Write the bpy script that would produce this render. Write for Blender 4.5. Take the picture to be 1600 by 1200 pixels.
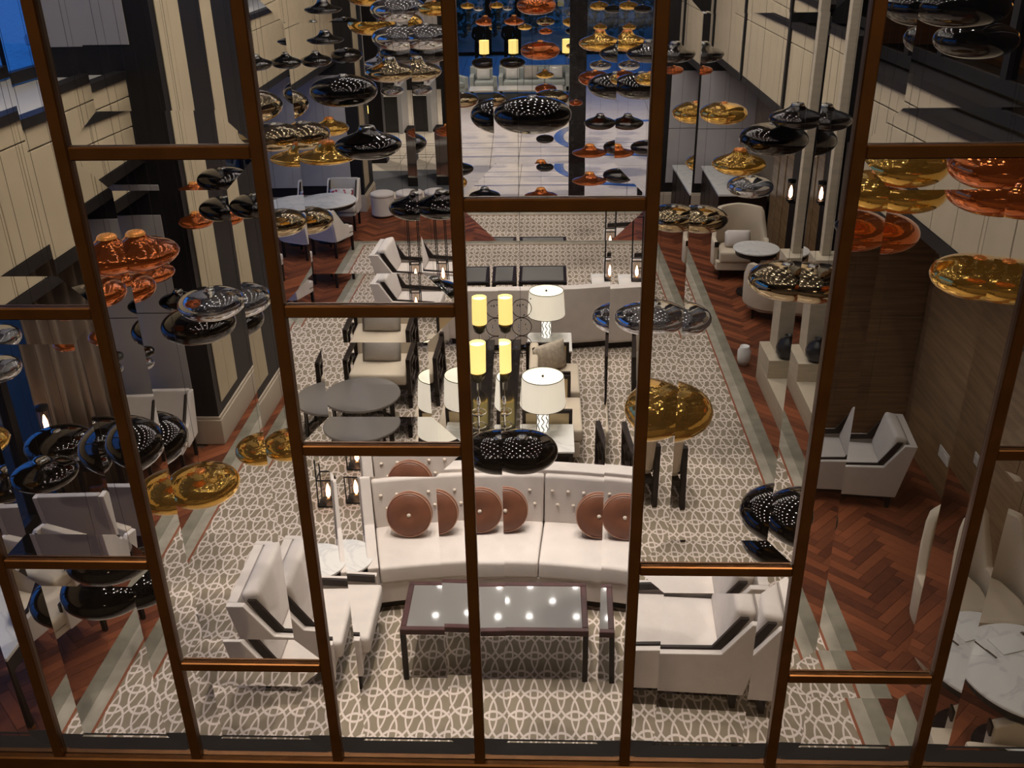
import bpy, bmesh, math, random
from mathutils import Matrix, Vector
PI = math.pi
SC = bpy.context.scene
COL = SC.collection
for o in list(bpy.data.objects):
    bpy.data.objects.remove(o, do_unlink=True)

# ---------------------------------------------------------------- camera, world, large lights, exposure
EYE = Vector((0, 0, 5.2))
def make_camera():
    f, pitch, roll, yaw = 1486.7, math.radians(26.173), math.radians(-0.999), math.radians(2.406)
    fw = Vector((-math.sin(yaw)*math.cos(pitch), math.cos(yaw)*math.cos(pitch), -math.sin(pitch)))
    rt = Vector((math.cos(yaw), math.sin(yaw), 0))
    up = rt.cross(fw)
    c, s = math.cos(roll), math.sin(roll)
    r = c*rt + s*up
    u = -s*rt + c*up
    m = Matrix(((r.x, u.x, -fw.x, EYE.x), (r.y, u.y, -fw.y, EYE.y), (r.z, u.z, -fw.z, EYE.z), (0, 0, 0, 1)))
    cd = bpy.data.cameras.new('camera')
    cd.sensor_width = 36
    cd.lens = f/1600*36
    cd.clip_start = 0.05
    cd.clip_end = 300
    co = bpy.data.objects.new('camera', cd)
    co.matrix_world = m
    COL.objects.link(co)
    SC.camera = co
make_camera()
w = bpy.data.worlds.new('dusk_sky')
SC.world = w
w.use_nodes = True
w.node_tree.nodes['Background'].inputs[0].default_value = (0.03, 0.16, 0.50, 1)
w.node_tree.nodes['Background'].inputs[1].default_value = 1.35
SC.view_settings.view_transform = 'Standard'
SC.view_settings.look = 'None'
SC.view_settings.gamma = 1
SC.view_settings.use_curve_mapping = False
SC.view_settings.exposure = 0.1
SC.cycles.max_bounces = 14
SC.cycles.transmission_bounces = 10
SC.cycles.transparent_max_bounces = 12
SC.cycles.sample_clamp_indirect = 6
SC.cycles.caustics_reflective = False
SC.cycles.caustics_refractive = False

def lamp(name, kind, loc, power, color=(1, .86, .70), rot=(0, 0, 0), **kw):
    d = bpy.data.lights.new(name, kind)
    d.energy = power
    d.color = color
    for k, v in kw.items():
        setattr(d, k, v)
    o = bpy.data.objects.new(name, d)
    o.location = loc
    o.rotation_euler = rot
    COL.objects.link(o)
    return o
CEIL = 8.2
# ceiling spots over the lounge, the aisles, the far lobby and the gallery behind the glass
for ix, x in enumerate((-1.9, -0.5, 0.9)):
    for iy, y in enumerate((5.0, 7.2, 9.6, 12.2, 14.8)):
        lamp('ceiling_spot', 'SPOT', (x, y, CEIL-0.05), 510 if iy < 2 else (190 if ix == 2 else 330), (1, .90, .80), spot_size=math.radians(36 if ix == 2 else 48), spot_blend=.7, shadow_soft_size=.035)
for x, y, p in ((-4.1, 14.5, 220), (3.1, 12.5, 110), (-0.5, 17.6, 250), (-3.9, 5.6, 130)):
    lamp('aisle_spot', 'SPOT', (x, y, CEIL-0.05), p, (1, .88, .76), spot_size=math.radians(60), spot_blend=.7, shadow_soft_size=.06)
for x, y in ((-5, 24), (-0.5, 23), (-0.5, 28), (-5, 30), (3.5, 25)):
    lamp('lobby_spot', 'SPOT', (x, y, CEIL-0.05), 900, (1, .88, .74), spot_size=math.radians(80), spot_blend=.6, shadow_soft_size=.1)
for x, y, sg, p in ((-1.6, 5.5, -1, 170), (-1.6, 8.5, -1, 170), (-1.6, 13.5, -1, 150), (0.6, 8.0, 1, 35), (0.6, 12.0, 1, 170), (0.6, 15.5, 1, 150)):
    lamp('wall_fill_spot', 'SPOT', (x, y, CEIL-0.05), p, (1, .82, .56), rot=(0, -sg*math.radians(42), 0), spot_size=math.radians(62), spot_blend=.8, shadow_soft_size=.06)  # tilted spots added to warm and brighten the side walls
for x in (-1.6, 1.2):
    lamp('gallery_downlight', 'SPOT', (x, -0.9, 7.0), 300, (1, .78, .52), rot=(math.radians(28), 0, 0), spot_size=math.radians(80), spot_blend=.6, shadow_soft_size=.05)

# ---------------------------------------------------------------- materials
MATS = {}
def mat(name, col, rough=.5, metal=0, coat=0, emit=None, es=1, trans=0, ior=1.5, bump=0, bscale=60, var=0, vscale=4, spec=None, sheen=0, stretch=None, aniso=None):
    if name in MATS:
        return MATS[name]
    m = bpy.data.materials.new(name)
    m.use_nodes = True
    nt = m.node_tree
    b = nt.nodes['Principled BSDF']
    b.inputs['Base Color'].default_value = (*col, 1)
    b.inputs['Roughness'].default_value = rough
    b.inputs['Metallic'].default_value = metal
    b.inputs['Coat Weight'].default_value = coat
    b.inputs['Coat Roughness'].default_value = .04
    b.inputs['Transmission Weight'].default_value = trans
    b.inputs['IOR'].default_value = ior
    if spec is not None:
        b.inputs['Specular IOR Level'].default_value = spec
    if sheen:
        b.inputs['Sheen Weight'].default_value = sheen
    if emit:
        b.inputs['Emission Color'].default_value = (*emit, 1)
        b.inputs['Emission Strength'].default_value = es
    tc = None
    if bump or var:
        tc = nt.nodes.new('ShaderNodeTexCoord')
        src = tc.outputs['Object']
        if stretch:
            mp = nt.nodes.new('ShaderNodeMapping')
            mp.inputs['Scale'].default_value = stretch
            nt.links.new(src, mp.inputs[0])
            src = mp.outputs[0]
    if var:
        n = nt.nodes.new('ShaderNodeTexNoise')
        n.inputs['Scale'].default_value = vscale
        n.inputs['Detail'].default_value = 4
        nt.links.new(src, n.inputs['Vector'])
        r = nt.nodes.new('ShaderNodeMapRange')
        r.inputs[1].default_value = .3
        r.inputs[2].default_value = .7
        r.inputs[3].default_value = 1-var
        r.inputs[4].default_value = 1+var
        nt.links.new(n.outputs[0], r.inputs[0])
        v = nt.nodes.new('ShaderNodeVectorMath')
        v.operation = 'SCALE'
        v.inputs[0].default_value = col
        nt.links.new(r.outputs[0], v.inputs['Scale'])
        nt.links.new(v.outputs[0], b.inputs['Base Color'])
    if bump:
        n = nt.nodes.new('ShaderNodeTexNoise')
        n.inputs['Scale'].default_value = bscale
        n.inputs['Detail'].default_value = 2
        nt.links.new(src, n.inputs['Vector'])
        bp = nt.nodes.new('ShaderNodeBump')
        bp.inputs['Strength'].default_value = bump
        bp.inputs['Distance'].default_value = .01
        nt.links.new(n.outputs[0], bp.inputs['Height'])
        nt.links.new(bp.outputs[0], b.inputs['Normal'])
    MATS[name] = m
    return m

cream = mat('cream_fabric', (.64, .575, .53), .85, bump=.25, bscale=180, var=.05, vscale=7, sheen=.1)
cream2 = mat('sand_fabric', (.56, .47, .36), .9, bump=.3, bscale=200, var=.06, sheen=.1)
greyfab = mat('stone_grey_fabric', (.45, .41, .38), .9, bump=.25, bscale=200, var=.05)
brownfab = mat('cocoa_satin', (.17, .060, .030), .5, bump=.2, bscale=30, var=.15, vscale=9)
pipe_m = mat('cream_piping', (.72, .62, .52), .7)
pipe_b = mat('tan_piping', (.45, .25, .17), .6)
pewter = mat('pewter_cushion_fabric', (.38, .34, .30), .55, bump=.3, bscale=90, var=.1)
darkwood = mat('espresso_wood', (.016, .009, .007), .4, var=.3, vscale=12, stretch=(1, 1, .2), spec=.25)
redwood = mat('mahogany_wood', (.045, .011, .010), .35, var=.2, vscale=10, spec=.3)
black_m = mat('black_metal', (.012, .011, .011), .4, metal=.4)
bronze = mat('bronze_metal', (.125, .05, .013), .34, metal=.75, var=.15, vscale=20)
bronze_d = mat('dark_bronze_metal', (.03, .016, .009), .4, metal=.6)
brass = mat('brass_metal', (.75, .5, .2), .2, metal=1)
chrome = mat('chrome_metal', (.8, .78, .75), .08, metal=1)
beige = mat('beige_wall_fabric', (.50, .405, .275), .8, bump=.1, bscale=150, var=.04)
greyp = mat('pale_grey_wallpaper', (.40, .37, .36), .7, var=.03)
darkp = mat('ebony_panel', (.014, .012, .012), .45, spec=.2, var=.2, stretch=(6, 6, .4), vscale=5)
stone = mat('beige_limestone', (.50, .42, .31), .5, var=.08, vscale=6, stretch=(1, 1, 4))
veneer = mat('brown_veneer', (.20, .118, .060), .38, var=.28, vscale=3, stretch=(.6, .6, 14), bump=.05, bscale=30)
veneer2 = mat('light_brown_veneer', (.30, .195, .10), .2, var=.18, vscale=2.5, stretch=(.6, .6, 9))
taupe = mat('taupe_wall', (.21, .16, .11), .6, var=.05)
skirt = mat('cream_skirting', (.47, .39, .30), .5)
ceil_m = mat('ceiling_paint', (.18, .165, .15), .8)
curtain_m = mat('taupe_curtain', (.27, .205, .155), .85, var=.06)
tableglass = mat('grey_glass_top', (.20, .19, .18), .04, coat=1, spec=.6)
shade_w = mat('white_lampshade', (.8, .76, .66), .8, emit=(1, .88, .68), es=.5)
shade_wt = mat('white_lampshade_diffuser', (.85, .82, .7), .8, emit=(1, .9, .66), es=.55)
shade_y = mat('yellow_lampshade', (.85, .7, .35), .8, emit=(1, .72, .20), es=.95)
shade_yt = mat('yellow_lampshade_top', (.9, .8, .5), .8, emit=(1, .9, .5), es=1.6)
lampbase_lit = mat('lit_crystal', (.9, .9, .85), .3, emit=(1, .95, .85), es=.95)
flame = mat('lantern_bulb', (1, .8, .6), .5, emit=(1, .62, .40), es=16)
hot = mat('downlight_lens', (1, 1, 1), .5, emit=(1, .95, .88), es=160)
suit = mat('black_suit', (.012, .012, .014), .8)
skin = mat('skin', (.42, .24, .16), .6)
aqua = mat('pale_aqua_fabric', (.42, .46, .46), .85)
leaf = mat('dusk_leaf', (.02, .06, .02), .7)
asphalt = mat('dusk_asphalt', (.48, .50, .52), .6, var=.2)
carp = mat('car_paint', (.35, .4, .45), .25, coat=1)
ceramic = mat('black_ceramic', (.01, .01, .012), .25)
porcelain = mat('white_porcelain', (.7, .68, .66), .2)
steel = mat('cutlery_steel', (.6, .58, .55), .2, metal=1)
floral = None

def N(nt, t, **kw):
    n = nt.nodes.new(t)
    for k, v in kw.items():
        setattr(n, k, v)
    return n
def M(nt, op, a, b=None, c=None):
    n = nt.nodes.new('ShaderNodeMath')
    n.operation = op
    for i, v in enumerate((a, b, c)):
        if v is None:
            continue
        if isinstance(v, (int, float)):
            n.inputs[i].default_value = v
        else:
            nt.links.new(v, n.inputs[i])
    return n.outputs[0]
def mixc(nt, f, a, b):
    n = nt.nodes.new('ShaderNodeMix')
    n.data_type = 'RGBA'
    nt.links.new(f, n.inputs[0]) if not isinstance(f, float) else None
    for i, v in ((6, a), (7, b)):
        if isinstance(v, tuple):
            n.inputs[i].default_value = (*v, 1)
        else:
            nt.links.new(v, n.inputs[i])
    return n.outputs[2]

def marble_mat(name, base, vein, scale=3, rough=.12):
    m = bpy.data.materials.new(name)
    m.use_nodes = True
    nt = m.node_tree
    b = nt.nodes['Principled BSDF']
    tc = N(nt, 'ShaderNodeTexCoord')
    n1 = N(nt, 'ShaderNodeTexNoise')
    n1.inputs['Scale'].default_value = scale
    n1.inputs['Detail'].default_value = 5
    n1.inputs['Distortion'].default_value = 1.2
    nt.links.new(tc.outputs['Object'], n1.inputs['Vector'])
    d = M(nt, 'ABSOLUTE', M(nt, 'SUBTRACT', n1.outputs[0], .5))
    v = M(nt, 'SMOOTH_MIN', M(nt, 'MULTIPLY', d, 28), 1, .3)
    col = mixc(nt, v, vein, base)
    nt.links.new(col, b.inputs['Base Color'])
    b.inputs['Roughness'].default_value = rough
    MATS[name] = m
    return m
marble = marble_mat('white_marble', (.72, .70, .67), (.60, .59, .58), 2)

def carpet_mat():
    m = bpy.data.materials.new('interlaced_oval_carpet')
    m.use_nodes = True
    nt = m.node_tree
    b = nt.nodes['Principled BSDF']
    b.inputs['Roughness'].default_value = .95
    b.inputs['Specular IOR Level'].default_value = .1
    tc = N(nt, 'ShaderNodeTexCoord')
    sp = N(nt, 'ShaderNodeSeparateXYZ')
    nt.links.new(tc.outputs['Object'], sp.inputs[0])
    PX, PY, RX, RY = .2, .41, .128, .244
    best = None
    for ox, oy in ((0, 0), (PX/2, PY/2)):
        u = M(nt, 'ABSOLUTE', M(nt, 'SUBTRACT', M(nt, 'FLOORED_MODULO', M(nt, 'ADD', sp.outputs[0], ox+PX/2), PX), PX/2))
        v = M(nt, 'ABSOLUTE', M(nt, 'SUBTRACT', M(nt, 'FLOORED_MODULO', M(nt, 'ADD', sp.outputs[1], oy+PY/2), PY), PY/2))
        for ax, ay in ((0, 0), (PX, 0), (0, PY)):
            dx = M(nt, 'DIVIDE', M(nt, 'SUBTRACT', u, ax), RX)
            dy = M(nt, 'DIVIDE', M(nt, 'SUBTRACT', v, ay), RY)
            l = M(nt, 'SQRT', M(nt, 'ADD', M(nt, 'MULTIPLY', dx, dx), M(nt, 'MULTIPLY', dy, dy)))
            dd = M(nt, 'ABSOLUTE', M(nt, 'SUBTRACT', l, 1))
            best = dd if best is None else M(nt, 'MINIMUM', best, dd)
    mr = N(nt, 'ShaderNodeMapRange')
    mr.inputs[1].default_value = .036
    mr.inputs[2].default_value = .062
    mr.inputs[3].default_value = 1
    mr.inputs[4].default_value = 0
    nt.links.new(best, mr.inputs[0])
    nz = N(nt, 'ShaderNodeTexNoise')
    nz.inputs['Scale'].default_value = 5
    nz.inputs['Detail'].default_value = 3
    nt.links.new(tc.outputs['Object'], nz.inputs['Vector'])
    ground = mixc(nt, nz.outputs[0], (.20, .163, .112), (.295, .242, .182))
    pat = mixc(nt, mr.outputs[0], ground, (.63, .535, .475))
    nt.links.new(pat, b.inputs['Base Color'])
    fz = N(nt, 'ShaderNodeTexNoise')
    fz.inputs['Scale'].default_value = 300
    nt.links.new(tc.outputs['Object'], fz.inputs['Vector'])
    bp = N(nt, 'ShaderNodeBump')
    bp.inputs['Strength'].default_value = .3
    bp.inputs['Distance'].default_value = .004
    nt.links.new(fz.outputs[0], bp.inputs['Height'])
    nt.links.new(bp.outputs[0], b.inputs['Normal'])
    return m
carpet_m = carpet_mat()
border_m = mat('silver_taupe_pile', (.20, .18, .135), .9, var=.22, vscale=5, bump=.3, bscale=150)
border_l = mat('pale_silver_pile', (.32, .285, .225), .9, var=.2, vscale=5, bump=.3, bscale=150)
orange_m = mat('rust_orange_pile', (.22, .07, .03), .9)

def wood_floor_mat():
    m = bpy.data.materials.new('cherry_parquet')
    m.use_nodes = True
    nt = m.node_tree
    b = nt.nodes['Principled BSDF']
    b.inputs['Roughness'].default_value = .5
    b.inputs['Specular IOR Level'].default_value = .18
    oi = N(nt, 'ShaderNodeObjectInfo')
    at = N(nt, 'ShaderNodeAttribute')
    at.attribute_name = 'tone'
    t = M(nt, 'FRACT', M(nt, 'ADD', at.outputs['Fac'], oi.outputs['Random']))
    tc = N(nt, 'ShaderNodeTexCoord')
    n1 = N(nt, 'ShaderNodeTexNoise')
    n1.inputs['Scale'].default_value = 14
    n1.inputs['Detail'].default_value = 4
    nt.links.new(tc.outputs['Object'], n1.inputs['Vector'])
    k = M(nt, 'ADD', M(nt, 'MULTIPLY', t, .75), M(nt, 'MULTIPLY', n1.outputs[0], .35))
    nt.links.new(mixc(nt, k, (.045, .013, .007), (.25, .075, .030)), b.inputs['Base Color'])
    return m
parquet_m = wood_floor_mat()

def pendant_mat(name, col, rough, ham, glassy=.0, sc=16, tint=(1, 1, 1), glow=None):
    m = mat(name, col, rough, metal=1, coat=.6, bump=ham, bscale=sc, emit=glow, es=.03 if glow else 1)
    if glassy:
        nt = m.node_tree
        b = nt.nodes['Principled BSDF']
        out = nt.nodes['Material Output']
        tr = N(nt, 'ShaderNodeBsdfTransparent')
        tr.inputs[0].default_value = (*tint, 1)
        lw = N(nt, 'ShaderNodeLayerWeight')
        lw.inputs[0].default_value = .45
        fac = M(nt, 'MULTIPLY', M(nt, 'SUBTRACT', 1.0, lw.outputs['Facing']), glassy)
        mx = N(nt, 'ShaderNodeMixShader')
        nt.links.new(fac, mx.inputs[0])
        nt.links.new(b.outputs[0], mx.inputs[1])
        nt.links.new(tr.outputs[0], mx.inputs[2])
        nt.links.new(mx.outputs[0], out.inputs[0])
    return m
PM = {'K': pendant_mat('smoked_black_glass', (.050, .043, .040), .03, .0, .10, 7, (.25, .2, .18)),
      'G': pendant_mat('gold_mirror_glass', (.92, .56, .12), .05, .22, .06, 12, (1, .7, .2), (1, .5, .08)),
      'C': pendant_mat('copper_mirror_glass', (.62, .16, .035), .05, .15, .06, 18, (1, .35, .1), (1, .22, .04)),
      'S': pendant_mat('silver_mirror_glass', (.80, .81, .84), .04, .08, .30, 9, (.95, .95, 1)),
      'B': pendant_mat('champagne_mirror_glass', (.58, .45, .27), .05, .12, .08, 14, (.8, .7, .5))}
neckm = {'K': mat('silver_cap', (.6, .58, .55), .15, metal=1), 'S': mat('silver_cap', (0, 0, 0)), 'B': mat('silver_cap', (0, 0, 0)),
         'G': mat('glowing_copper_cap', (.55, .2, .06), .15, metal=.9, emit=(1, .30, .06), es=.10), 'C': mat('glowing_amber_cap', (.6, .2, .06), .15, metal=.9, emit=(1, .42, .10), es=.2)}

def glass_mat():
    m = bpy.data.materials.new('bevelled_clear_glass')
    m.use_nodes = True
    b = m.node_tree.nodes['Principled BSDF']
    b.inputs['Base Color'].default_value = (1, 1, 1, 1)
    b.inputs['Roughness'].default_value = 0
    b.inputs['Transmission Weight'].default_value = 1
    b.inputs['IOR'].default_value = 1.5
    return m
bevel_glass = glass_mat()
def thin_glass(name, tint, refl):
    m = bpy.data.materials.new(name)
    m.use_nodes = True
    nt = m.node_tree
    nt.nodes.remove(nt.nodes['Principled BSDF'])
    tr = N(nt, 'ShaderNodeBsdfTransparent')
    tr.inputs[0].default_value = (*tint, 1)
    gl = N(nt, 'ShaderNodeBsdfGlossy')
    gl.inputs['Roughness'].default_value = .02
    mx = N(nt, 'ShaderNodeMixShader')
    mx.inputs[0].default_value = refl
    nt.links.new(tr.outputs[0], mx.inputs[1])
    nt.links.new(gl.outputs[0], mx.inputs[2])
    nt.links.new(mx.outputs[0], nt.nodes['Material Output'].inputs[0])
    return m
winglass = thin_glass('window_glass', (.85, .92, 1), .1)
smokeglass = thin_glass('smoked_window_glass', (.6, .5, .36), .03)
lantglass = thin_glass('lantern_glass', (.9, .85, .8), .1)

# ---------------------------------------------------------------- mesh helpers
def mesh_obj(name, bm, m, parent=None, loc=(0, 0, 0), rz=0, smooth=False):
    me = bpy.data.meshes.new(name)
    bm.normal_update()
    bm.to_mesh(me)
    bm.free()
    if smooth:
        for p in me.polygons:
            p.use_smooth = True
    me.materials.append(m)
    o = bpy.data.objects.new(name, me)
    o.location = loc
    o.rotation_euler = (0, 0, rz)
    if parent:
        o.parent = parent
    COL.objects.link(o)
    return o
def share(name, src, parent=None, loc=(0, 0, 0), rz=0):
    o = bpy.data.objects.new(name, src.data)
    o.location = loc
    o.rotation_euler = (0, 0, rz)
    if parent:
        o.parent = parent
    COL.objects.link(o)
    return o
def tag(o, label, cat, group=None):
    o['label'] = label
    o['category'] = cat
    if group:
        o['group'] = group
    return o
def thing(name, label, cat, loc=(0, 0, 0), rz=0, group=None):
    o = bpy.data.objects.new(name, None)
    o.empty_display_size = .1
    o.location = loc
    o.rotation_euler = (0, 0, rz)
    COL.objects.link(o)
    return tag(o, label, cat, group)
def struct(o, label=None):
    o['kind'] = 'structure'
    if label:
        o['label'] = label
        o['category'] = label.split()[-1]
    return o
def copy_tree(src, label=None, loc=None, rz=None, parent=None):
    c = src.copy()
    COL.objects.link(c)
    if parent:
        c.parent = parent
    if label:
        c['label'] = label
    if loc is not None:
        c.location = loc
    if rz is not None:
        c.rotation_euler = (0, 0, rz)
    for ch in src.children:
        copy_tree(ch, parent=c)
    return c
def box(x0, x1, y0, y1, z0, z1, bv=0, seg=2, bm=None):
    own = bm is None
    b2 = bmesh.new()
    vs = [b2.verts.new((x, y, z)) for z in (z0, z1) for y in (y0, y1) for x in (x0, x1)]
    for q in ((0, 2, 3, 1), (4, 5, 7, 6), (0, 1, 5, 4), (2, 6, 7, 3), (0, 4, 6, 2), (1, 3, 7, 5)):
        b2.faces.new([vs[i] for i in q])
    if bv:
        bmesh.ops.bevel(b2, geom=list(b2.edges), offset=bv, segments=seg, affect='EDGES', profile=.6)
    if own:
        return b2
    merge(bm, b2)
    return bm
def merge(bm, b2):
    me = bpy.data.meshes.new('tmp')
    b2.to_mesh(me)
    b2.free()
    bm.from_mesh(me)
    bpy.data.meshes.remove(me)
    return bm
def prism(pts, lo, hi, axis='x', bv=0, seg=2, bm=None):
    """closed polygon pts in the plane across axis, extruded from lo to hi"""
    b2 = bmesh.new()
    def P(a, b, t):
        return (t, a, b) if axis == 'x' else ((a, t, b) if axis == 'y' else (a, b, t))
    A = [b2.verts.new(P(a, b, lo)) for a, b in pts]
    B = [b2.verts.new(P(a, b, hi)) for a, b in pts]
    n = len(pts)
    b2.faces.new(A)
    b2.faces.new(B[::-1])
    for i in range(n):
        b2.faces.new((A[i], B[i], B[(i+1) % n], A[(i+1) % n]))
    bmesh.ops.recalc_face_normals(b2, faces=list(b2.faces))
    if bv:
        bmesh.ops.bevel(b2, geom=list(b2.edges), offset=bv, segments=seg, affect='EDGES', profile=.6)
    bmesh.ops.triangulate(b2, faces=[f for f in b2.faces if len(f.verts) > 4], ngon_method='EAR_CLIP')
    if bm is None:
        return b2
    merge(bm, b2)
    return bm
def lathe(prof, n=32, c=(0, 0), bm=None, cap=True):
    b2 = bm or bmesh.new()
    rings = []
    for r, z in prof:
        if r < 1e-5:
            rings.append([b2.verts.new((c[0], c[1], z))])
        else:
            rings.append([b2.verts.new((c[0]+r*math.cos(2*PI*i/n), c[1]+r*math.sin(2*PI*i/n), z)) for i in range(n)])
    fs = []
    for a, b in zip(rings, rings[1:]):
        for i in range(n):
            j = (i+1) % n
            if len(a) == 1 and len(b) == 1:
                continue
            if len(a) == 1:
                fs.append(b2.faces.new((a[0], b[j], b[i])))
            elif len(b) == 1:
                fs.append(b2.faces.new((a[i], a[j], b[0])))
            else:
                fs.append(b2.faces.new((a[i], a[j], b[j], b[i])))
    if cap:
        for rg in (rings[0], rings[-1]):
            if len(rg) > 1:
                fs.append(b2.faces.new(rg))
    bmesh.ops.recalc_face_normals(b2, faces=fs)
    return b2
def tube(pts, r, n=6, bm=None, closed=False):
    b2 = bm or bmesh.new()
    pts = [Vector(p) for p in pts]
    rings = []
    N_ = len(pts)
    for i, p in enumerate(pts):
        if closed:
            t = (pts[(i+1) % N_]-pts[i-1]).normalized()
        else:
            t = (pts[min(i+1, N_-1)]-pts[max(i-1, 0)]).normalized()
        a = Vector((0, 0, 1)) if abs(t.z) < .9 else Vector((1, 0, 0))
        x = t.cross(a).normalized()
        y = t.cross(x)
        rings.append([b2.verts.new(p+r*(math.cos(2*PI*k/n)*x+math.sin(2*PI*k/n)*y)) for k in range(n)])
    fs = []
    rng = range(N_) if closed else range(N_-1)
    for i in rng:
        a, b = rings[i], rings[(i+1) % N_]
        for k in range(n):
            fs.append(b2.faces.new((a[k], a[(k+1) % n], b[(k+1) % n], b[k])))
    if not closed:
        fs.append(b2.faces.new(rings[0]))
        fs.append(b2.faces.new(rings[-1]))
    bmesh.ops.recalc_face_normals(b2, faces=fs)
    return b2
def ring(c, r, t, axis='z', n=24, bm=None, m=6):
    pts = []
    for i in range(n):
        a = 2*PI*i/n
        if axis == 'z':
            pts.append((c[0]+r*math.cos(a), c[1]+r*math.sin(a), c[2]))
        elif axis == 'y':
            pts.append((c[0]+r*math.cos(a), c[1], c[2]+r*math.sin(a)))
        else:
            pts.append((c[0], c[1]+r*math.cos(a), c[2]+r*math.sin(a)))
    return tube(pts, t, m, bm, closed=True)
def sweep_arc(prof, x0, x1, cx, cy, R, n, sgn=1, bv=0, flare=0):
    """profile (d, z): d is depth behind the arc; arc of radius R, centre (cx, cy - sgn*?)"""
    b2 = bmesh.new()
    rings = []
    for i in range(n+1):
        x = x0+(x1-x0)*i/n
        s = math.sqrt(R*R-(x-cx)**2)
        base = cy+sgn*(s-R)
        nx, ny = (x-cx)/R, sgn*s/R
        rings.append([b2.verts.new((x+nx*d, base+ny*d, z)) for d, z in prof])
    k = len(prof)
    for a, b in zip(rings, rings[1:]):
        for j in range(k):
            b2.faces.new((a[j], a[(j+1) % k], b[(j+1) % k], b[j]))
    b2.faces.new(rings[0])
    b2.faces.new(rings[-1][::-1])
    bmesh.ops.recalc_face_normals(b2, faces=list(b2.faces))
    if bv:
        es = [e for e in b2.edges if e.calc_face_angle(0) > .6]
        bmesh.ops.bevel(b2, geom=es, offset=bv, segments=3, affect='EDGES', profile=.6)
    return b2

# ---------------------------------------------------------------- the bevelled glass screen the photograph is taken through
GY = 1.45
MX = [-0.9277, -0.7198, -0.5140, -0.3051, -0.0976, 0.1108, 0.3188, 0.5248, 0.7330]
MX = [v*GY for v in MX]
SILL = EYE.z-1.1012*GY
TOPZ = EYE.z+0.55
ROWS = {0: [-.579], 1: [-.7534, -.40], 2: [-.2183, -.9256], 3: [-.398, -.5795, -.05], 4: [-.2766], 5: [-.7555, -.0465], 6: [-.2230, -.9334], 7: [-.5820, -.05]}
win = bpy.data.objects.new('window_1', None)
win.location = (0, GY, SILL)
COL.objects.link(win)
struct(win, 'bronze-framed screen of bevelled clear glass panes overlooking the lobby')
win['category'] = 'window'
def wloc(x, z):
    return (x, 0, z-SILL)
HB = .0105
mull = mesh_obj('mullion', box(-HB, HB, -.013, .012, 0, TOPZ-SILL, .002, 1), bronze, win, (MX[0], 0, 0))
for x in MX[1:]:
    share('mullion', mull, win, (x, 0, 0))
mesh_obj('sill', box(MX[0]-.05, MX[-1]+.05, -.016, .020, -.045, 0, .003, 1), bronze, win)
mesh_obj('head_rail', box(MX[0]-.05, MX[-1]+.05, -.03, .026, TOPZ-SILL, TOPZ-SILL+.04, .003, 1), bronze, win)
BW, BA, TH = .0505, math.radians(3.45), .010
def pane(x0, x1, z0, z1):
    bm = bmesh.new()
    d = BW*math.tan(BA)
    def rect(y, k):
        return [bm.verts.new(v) for v in ((x0+k, y, z0+k), (x1-k, y, z0+k), (x1-k, y, z1-k), (x0+k, y, z1-k))]
    F = rect(-.002, 0)
    O = rect(-.002+TH-d, 0)
    I = rect(-.002+TH, BW)
    bm.faces.new(F)
    bm.faces.new(I[::-1])
    for i in range(4):
        j = (i+1) % 4
        bm.faces.new((O[i], O[j], I[j], I[i]))
        bm.faces.new((F[j], F[i], O[i], O[j]))
    bmesh.ops.recalc_face_normals(bm, faces=list(bm.faces))
    return bm
for c in range(8):
    zs = sorted([EYE.z+v*GY for v in ROWS[c]])
    for z in zs:
        mesh_obj('transom', box(MX[c]+HB, MX[c+1]-HB, -.012, .011, z-SILL-HB, z-SILL+HB, .002, 1), bronze, win)
    ed = [SILL]+zs+[TOPZ]
    for i in range(len(ed)-1):
        lo = ed[i]+(HB if i else 0)
        hi = ed[i+1]-(HB if i+1 < len(ed)-1 else 0)
        mesh_obj('glass_pane', pane(MX[c]+HB-.001, MX[c+1]-HB+.001, lo-SILL, hi-SILL), bevel_glass, win)

# ---------------------------------------------------------------- room shell
HX = -0.51                       # hall axis
LB, RB = -3.93, 2.91             # spandrel faces
LW, RW = -4.92, 3.88             # bay back planes
fl = struct(mesh_obj('floor', box(-9, 8, 1.4, 44, -.3, -.022), mat('screed', (.1, .06, .04), .8)), 'dark cherry parquet and cream marble lobby floor')
mezz = struct(mesh_obj('floor_mezzanine', box(-9, 8, -5, GY-.06, 3.30, 3.53), mat('mezzanine_carpet', (.03, .02, .015), .9)), 'dark upper gallery floor')
lg = struct(mesh_obj('trim_1', box(-9, 8, GY-.06, 1.56, 3.28, 3.555, .004, 1), mat('charcoal_ledge', (.034, .026, .021), .6, spec=.1)), 'charcoal ledge running below the glass screen')
struct(mesh_obj('wall_near', box(-9, 8, 1.30, 1.42, -.02, 3.3), taupe), 'taupe lobby wall under the gallery ledge')
for sx_ in (-9.2, 8.0):
    struct(mesh_obj('wall_gallery', box(sx_, sx_+.2, -5.2, 1.5, 3.3, CEIL), taupe), 'taupe %s end wall of the upper gallery' % ('left' if sx_ < 0 else 'right'))
struct(mesh_obj('wall_back', box(-9, 8, -5.2, -5, 3.3, CEIL+.2), taupe), 'taupe back wall of the upper gallery')
ceil = struct(mesh_obj('ceiling', box(-9, 8, -5.2, 44, CEIL, CEIL+.2), ceil_m), 'lobby ceiling with many small downlights')
bm = lathe([(0, -.012), (.048, -.012), (.062, -.004), (.062, .0)], 12)
dl0 = None
k = 0
spots_ = []
for j in range(10):
    for i in range(6):
        spots_.append((HX-2.75+i*1.1+(.55 if j % 2 else 0), 4.6+j*.95))
for j in range(6):
    for i in range(6):
        spots_.append((-3.15+i*.93+(.46 if j % 2 else 0), 13.9+j*.47))
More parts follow.
